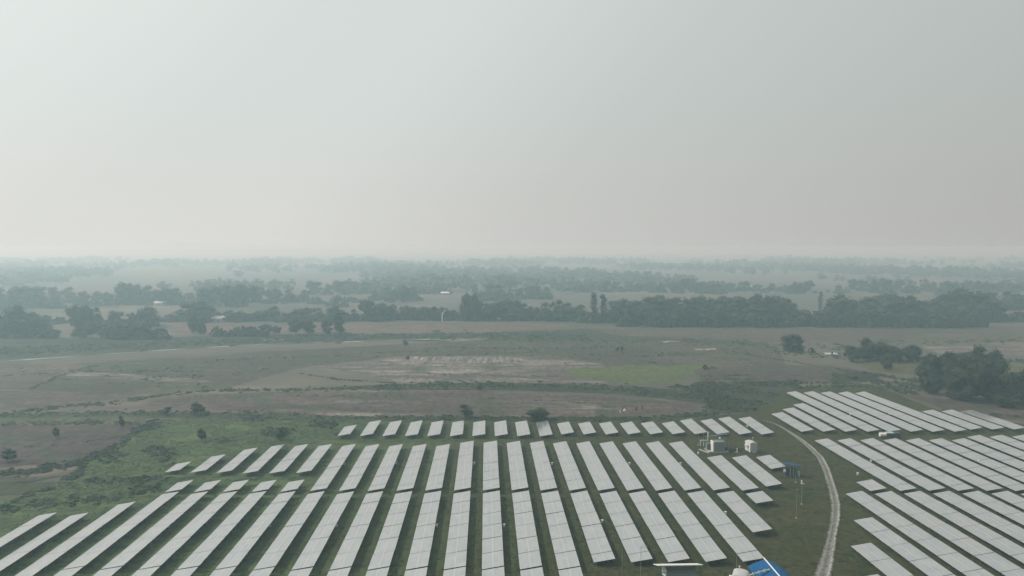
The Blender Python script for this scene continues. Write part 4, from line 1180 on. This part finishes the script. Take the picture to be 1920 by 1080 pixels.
# machinery skid on the verge between right blocks
t = empty('machinery_skid', P(1668, 821), R(-3)); tag(t, 'dark generator skid with a pale rounded tank between the two right panel blocks', 'machinery')
m = MB(); m.bar((-3.1, 0, 1.05), (-1.2, 0, 1.05), .62, .62, 14); m.build('tank', M_WHITE, t)
MB().box(-1.15, 1.1, -.7, .7, .35, 1.55).build('engine_box', M_DARK, t)
MB().box(1.2, 3.0, -.8, .8, .3, 1.75).build('generator_box', M_DARK, t)
MB().slab([(-1.2, -.8, 1.72), (1.15, -.8, 1.72), (1.15, .8, 1.78), (-1.2, .8, 1.78)], .06).build('cover', M_BLUEGREY, t)
MB().box(-3.0, 3.0, -.6, .6, .2, .297).build('skid_frame', M_STEEL, t)
for x in (-2.2, 2.0):
    for y in (-.75, .75):
        MB().bar((x, y - .1, .3), (x, y + .1, .3), .3, .3, 10).build('wheel', M_DARK, t)

# masts
for x_, by, ty, l_, arm in ((1309, 835, 803, 'thin pale mast left of the transformer station', 0), (1319, 832, 803, 'thin pale mast just behind the white pipe frame', 0), (1449, 818, 796, 'thin mast at the end of the farthest row band', 0),
                            (1503, 946, 907, 'pale green mast with bracket lamp between shelter and dirt track', 2), (1493, 972, 925, 'pale green mast nearer the camera left of the dirt track', 1),
                            (1166, 1090, 1042, 'thin mast in the grass below the nearest block', 0), (1201, 1104, 1037, 'thin mast with side arm left of the white roofed shelter', 3), (1381, 1082, 1051, 'short thin mast left of the blue tarpaulin shed', 0),
                            (1492, 905, 882, 'short thin mast just below the blue roofed shelter', 0)):
    w_ = P(x_, by); hh = H - (ty - HOR) * w_.y / F
    t = empty('mast', w_); tag(t, l_, 'mast', 'thin masts in the solar farm')
    MB().bar((0, 0, 0), (0, 0, hh), .05, .035, 6).build('pole', M_POLE, t)
    MB().box(-.2, .2, -.2, .2, 0, .18).build('base', M_CONC, t)
    if arm == 2:
        MB().box(-.22, .02, -.1, .1, hh - 1.0, hh - .1).build('lamp', M_WHITE, t); MB().box(.03, .5, -.06, .06, hh - 1.0, hh - .82).build('arm', M_WHITE, t)
    if arm == 1:
        MB().box(-.05, .3, -.1, .1, hh - .15, hh - .02).build('arm', M_POLE, t)
    if arm == 3:
        MB().bar((0, 0, hh - .2), (1.2, 0, hh), .03).build('arm', M_POLE, t)

# ------------------------------------------------------------------ distant farm buildings
def hut(px, py, wm, hm, label, roof=M_WHITE, rz=0.0, wall=M_CONC, dm=5.0):
    o = empty('farm_building', P(px, py), rz); tag(o, label, 'building')
    MB().box(-wm / 2, wm / 2, 0, dm, 0, hm * .62).build('wall', wall, o)
    m = MB(); m.slab([(-wm / 2 - .4, -.5, hm * .58), (wm / 2 + .4, -.5, hm * .58), (wm / 2 + .4, dm / 2, hm), (-wm / 2 - .4, dm / 2, hm)], .1)
    m.slab([(-wm / 2 - .4, dm / 2 + .01, hm), (wm / 2 + .4, dm / 2 + .01, hm), (wm / 2 + .4, dm + .5, hm * .58), (-wm / 2 - .4, dm + .5, hm * .58)], .1)
    m.build('roof', roof, o)
    MB().box(-.5, .5, -.03, -.004, 0, 2.0).build('door', M_DARK, o)
hut(297, 573, 9, 4.5, 'pale roofed farm hut in haze beyond the square tree clump')
hut(409, 604, 11, 5, 'long pale roofed farm building in front of the pointed clump')
hut(1078, 598, 9, 3.5, 'small white roof at the foot of the belt left of columnar trees')
hut(1103, 596, 5, 3, 'tiny white wall at the gap left of the columnar trees')
hut(660, 597, 5, 4, 'tiny pale hut in the belt left of centre')
hut(552, 598, 5, 4, 'tiny pale hut behind the pair of big dark trees')
hut(834, 553, 10, 4, 'faint pale roof under the boxy far crown')
hut(1330, 546, 12, 5, 'faint pale roof far behind the bright field belt')
hut(1400, 541, 14, 5, 'faint white roof far away right of centre')
hut(1765, 566, 12, 4, 'pale grey shed roof in haze at right', M_ROOFGREY)
hut(1780, 604, 10, 4.5, 'light shed wall low in the belt near the right clump')
hut(1516, 661, 4, 1.3, 'low white roof right of the lone round tree', M_CONC)
hut(1560, 666, 6, 1.0, 'long low pale shed left of the middle distance clump', M_ROOFGREY)
hut(1805, 694, 4, 2.6, 'small pale wall glimpsed in the gap of the big clump')
hut(1820, 722, 4, 2.2, 'small whitish hut edge under the front of the big clump')

# ------------------------------------------------------------------ field workers
def person(px, py, label, stoop, shirt, legs, s=1.0, rz=0.0, carry=None):
    o = empty('person', P(px, py), rz); tag(o, label, 'person', 'workers in the harvested field')
    o.scale = (s, s, s)
    a = R(stoop)
    hip = Vector((0, 0, .88))
    sp = lambda d: hip + Vector((0, -math.sin(a) * d, math.cos(a) * d))
    chest, neck, head, crown_ = sp(.38), sp(.56), sp(.68), sp(.80)
    sh = [chest + Vector((sx * .19, 0, 0)) + (neck - chest) * .4 for sx in (-1, 1)]
    def skin(name, vs, es, rad, mat, root=0):
        me = bpy.data.meshes.new(name); me.from_pydata([tuple(v) for v in vs], es, []); 
        ob = link(name, me, o, mat)
        md = ob.modifiers.new('skin', 'SKIN'); 
        for i, r_ in enumerate(rad):
            me.skin_vertices[0].data[i].radius = (r_, r_)
        me.skin_vertices[0].data[root].use_root = True
        sb = ob.modifiers.new('sub', 'SUBSURF'); sb.levels = 1; sb.render_levels = 1
        return ob
    import bpy as _b
    vs = [hip, sp(.2), chest, neck, head, crown_]
    es = [(0, 1), (1, 2), (2, 3), (3, 4), (4, 5)]; rad = [.13, .12, .14, .055, .095, .075]
    for k_, sx in enumerate((-1, 1)):
        b0 = len(vs)
        el_ = sh[k_] + Vector((sx * .05, -.10, -.26)); ha = el_ + Vector((-sx * .03, -.16, -.20)); fi = ha + Vector((0, -.05, -.10))
        vs += [sh[k_], el_, ha, fi]; es += [(2, b0), (b0, b0 + 1), (b0 + 1, b0 + 2), (b0 + 2, b0 + 3)]; rad += [.06, .045, .032, .02]
        b1 = len(vs)
        kn = Vector((sx * .12, -.06, .47)); an = Vector((sx * .14, .03 * sx, .08)); to = an + Vector((0, -.16, -.04))
        vs += [hip + Vector((sx * .09, 0, -.06)), kn, an, to]; es += [(0, b1), (b1, b1 + 1), (b1 + 1, b1 + 2), (b1 + 2, b1 + 3)]; rad += [.09, .065, .045, .035]
    skin('body', vs, es, rad, M_SKIN)
    skin('shirt', [hip + Vector((0, 0, .02)), sp(.2), chest, sp(.5), sh[0], sh[0] + Vector((-.04, -.08, -.2)), sh[1], sh[1] + Vector((.04, -.08, -.2))], [(0, 1), (1, 2), (2, 3), (2, 4), (4, 5), (2, 6), (6, 7)], [.16, .15, .17, .09, .085, .065, .085, .065], shirt)
    skin('trousers', [hip, Vector((-.1, 0, .8)), Vector((-.12, -.06, .47)), Vector((-.14, -.02, .12)), Vector((.1, 0, .8)), Vector((.12, -.06, .47)), Vector((.14, .02, .12))], [(0, 1), (1, 2), (2, 3), (0, 4), (4, 5), (5, 6)], [.145, .11, .085, .065, .11, .085, .065], legs)
    bm = bmesh.new(); bmesh.ops.create_uvsphere(bm, u_segments=10, v_segments=6, radius=.115, matrix=Matrix.Translation(crown_ + Vector((0, .02, .01))))
    me = bpy.data.meshes.new('hair'); bm.to_mesh(me); bm.free(); link('hair', me, o, M_DARK)
M_SKIN = plain('skin', (.25, .15, .10), .6, .3)
M_SHD = plain('dark_cloth', (.05, .06, .06), .9, .1)
M_SHB = plain('blue_cloth', (.07, .10, .14), .9, .1)
M_SHW = plain('white_cloth', (.65, .64, .6), .9, .1)
M_SHR = plain('rust_cloth', (.18, .08, .06), .9, .1)
person(1167.5, 769.5, 'person in dark clothes stooping left of the white heap', 35, M_SHD, M_SHD)
person(1172, 769.5, 'person in dark clothes upright just right of the white heap', 8, M_SHD, M_SHD, 1.0, 1.0)
person(1191.5, 769.5, 'slim person in rusty top, left one of the middle pair', 10, M_SHR, M_SHD, 1.0, .6)
person(1194.5, 769.5, 'person in dark green top stooping, right one of middle pair', 28, M_SHD, M_SHB, 1.0, -.5)
person(1204, 769, 'person in dark clothes standing apart at the right', 5, M_SHD, M_SHD, 1.05, 2.0)
person(1163, 775.5, 'person in white top bending, nearest of the field workers', 30, M_SHW, M_SHW, 1.0, -1.2)
o = empty('sack_heap', P(1170, 771)); tag(o, 'small white heap of sacks between the two left field workers', 'sacks')
for k_, (x, y, z) in enumerate(((0, 0, .25), (.55, .1, .22), (.25, .05, .6))):
    bm = bmesh.new(); bmesh.ops.create_uvsphere(bm, u_segments=10, v_segments=7, radius=1, matrix=Matrix.Translation((x, y, z)) @ Matrix.Diagonal((.42, .3, .27, 1)))
    me = bpy.data.meshes.new('sack'); bm.to_mesh(me); bm.free(); link('sack', me, o, M_SHW)
# plastic litter / limestone lumps seen as pale dots in the meadow
# ------------------------------------------------------------------ haze
hb = MB().box(-9000, 9000, -300, 12400, -1, 63.5)
me = hb.mesh('haze')
mh = bpy.data.materials.new('haze'); mh.use_nodes = True
nh = mh.node_tree; nh.nodes.clear()
pv = nh.nodes.new('ShaderNodeVolumePrincipled')
pv.inputs['Color'].default_value = (.65, .93, 1.0, 1)
pv.inputs['Absorption Color'].default_value = (1, 1, 1, 1)
pv.inputs['Density'].default_value = .00077
pv.inputs['Anisotropy'].default_value = .3
oh = nh.nodes.new('ShaderNodeOutputMaterial')
nh.links.new(pv.outputs[0], oh.inputs['Volume'])
tag(link('haze', me, None, mh), kind='stuff')
print('trees', ntree, 'objects', len(bpy.data.objects))
